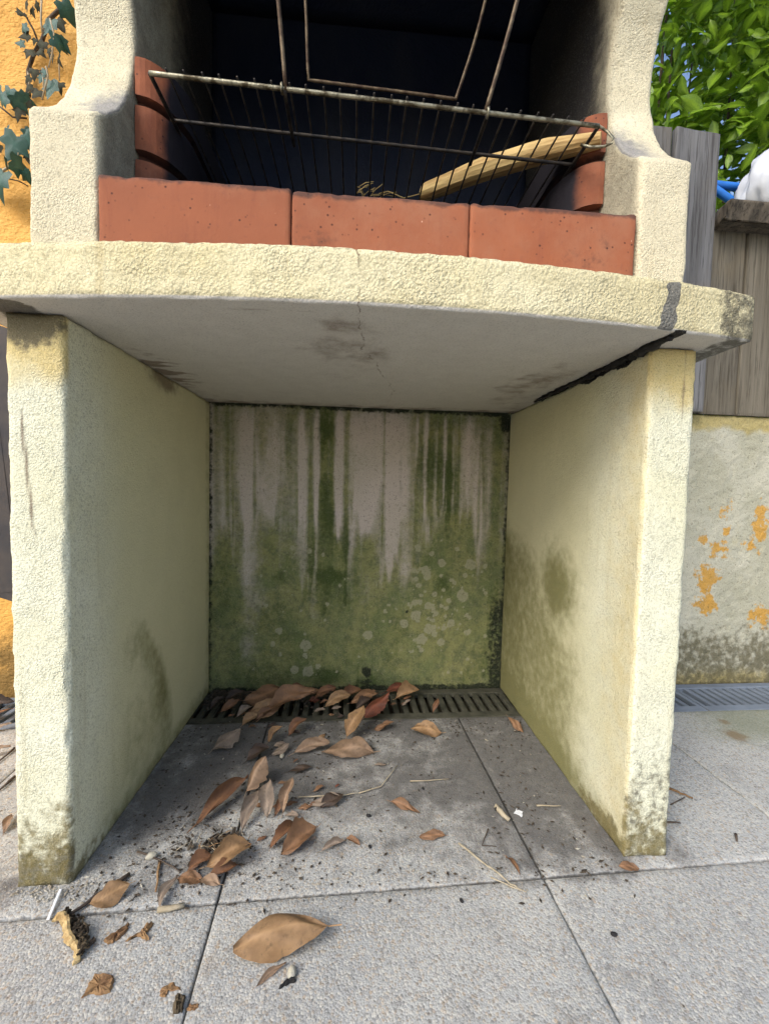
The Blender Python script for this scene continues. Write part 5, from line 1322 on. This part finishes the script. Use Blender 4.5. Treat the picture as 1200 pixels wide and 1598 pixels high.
base_leaf = [(np.array([v.co for v in me.vertices]), [tuple(p.vertices) for p in me.polygons], np.array([d.value for d in me.attributes['rib'].data])) for me in laurels]
SV, SF, SR = [], [], []; off = 0
for i, (dep, p) in enumerate(cand):
    d, s, n = leaf_frame(p); L = rh.uniform(0.065, 0.14); k = i % 4
    if i in single:
        o = bpy.data.objects.new('leaf', laurels[k]); COL.objects.link(o); o.parent = hedge
        Mx = Matrix(((d[0], s[0], n[0]), (d[1], s[1], n[1]), (d[2], s[2], n[2])))
        o.rotation_euler = Mx.to_euler(); o.location = Vector(p) - hedge.location; o.scale = (L, L, L)
    else:
        BV, BF, BR = base_leaf[k]
        SV.append(p + L * (BV[:, :1] * d + BV[:, 1:2] * s + BV[:, 2:3] * n)); SF += [tuple(off + q for q in f) for f in BF]; SR.append(BR); off += len(BV)
fo = obj('foliage', mesh_np('foliage', np.concatenate(SV), SF, {'rib': np.concatenate(SR)}), M_laurel, hedge); fo['kind'] = 'stuff'
for k in range(34):
    x = 1.6 + 0.075 * k; a = np.array([x, 1.75 + 0.2 * math.sin(k * 2.1), 0.0]); b = a + np.array([rh.normal(0, 0.25), rh.normal(-0.15, 0.2), rh.uniform(2.2, 3.4)])
    obj('branch', tube_mesh('branch', [tuple(a + (b - a) * t + 0.03 * math.sin(9 * t + k) * np.array([1, 1, 0])) for t in np.linspace(0, 1, 9)], list(np.linspace(0.018, 0.004, 9)), 6), M_trunk, hedge)

# trees standing further back, seen through the gaps beside the hedge
def tree(x, y, h, r, seed, label):
    t = thing('tree', (x, y, 0.0), label, 'tree', 'trees beyond the hedge')
    rt = np.random.default_rng(seed)
    obj('trunk', tube_mesh('trunk', [(x + 0.06 * math.sin(k), y, h * 0.8 * k / 8) for k in range(9)], list(np.linspace(0.14, 0.04, 9)), 8), M_trunk, t)
    SV, SF, SR = [], [], []; off = 0
    cl = []
    for k in range(30):
        dv = rt.normal(0, 1, 3); dv /= np.linalg.norm(dv); cl.append(np.array([x, y, h * 0.58]) + dv * np.array([r, r, h * 0.40]) * rt.uniform(0.45, 1.0) ** 0.6)
        obj('limb', tube_mesh('limb', [(x, y, max(0.4, h * 0.3 + 0.1 * k % 1)), tuple(cl[-1])], [0.03, 0.008], 5), M_trunk, t)
    for c in cl:
        for _ in range(110):
            p = c + rt.normal(0, 0.26, 3); d = rt.normal(0, 1, 3); d /= np.linalg.norm(d)
            n = rt.normal(0, 1, 3); n -= d * (n @ d); n /= np.linalg.norm(n); s = np.cross(n, d); L = rt.uniform(0.07, 0.12)
            BV = np.array([(-.5, 0, 0), (0, -.28, .04), (.5, 0, 0), (0, .28, .04)])
            SV.append(p + L * (BV[:, :1] * d + BV[:, 1:2] * s + BV[:, 2:3] * n)); SF.append((off, off + 1, off + 2, off + 3)); off += 4
    cr = obj('crown', mesh_np('crown', np.concatenate(SV), SF, {'rib': np.zeros(off)}, smooth=False), M_treeleaf, t); cr['kind'] = 'stuff'
tree(3.6, 5.0, 5.2, 1.5, 3, 'small leafy tree standing behind the hedge near its open end')
tree(6.2, 6.5, 6.0, 1.8, 4, 'taller leafy tree behind the hedge further along')
tree(1.6, 7.0, 5.6, 1.6, 5, 'leafy tree behind the barbecue chimney')
for o in scene.objects:
    if o.get('_w') is not None: del o['_w']
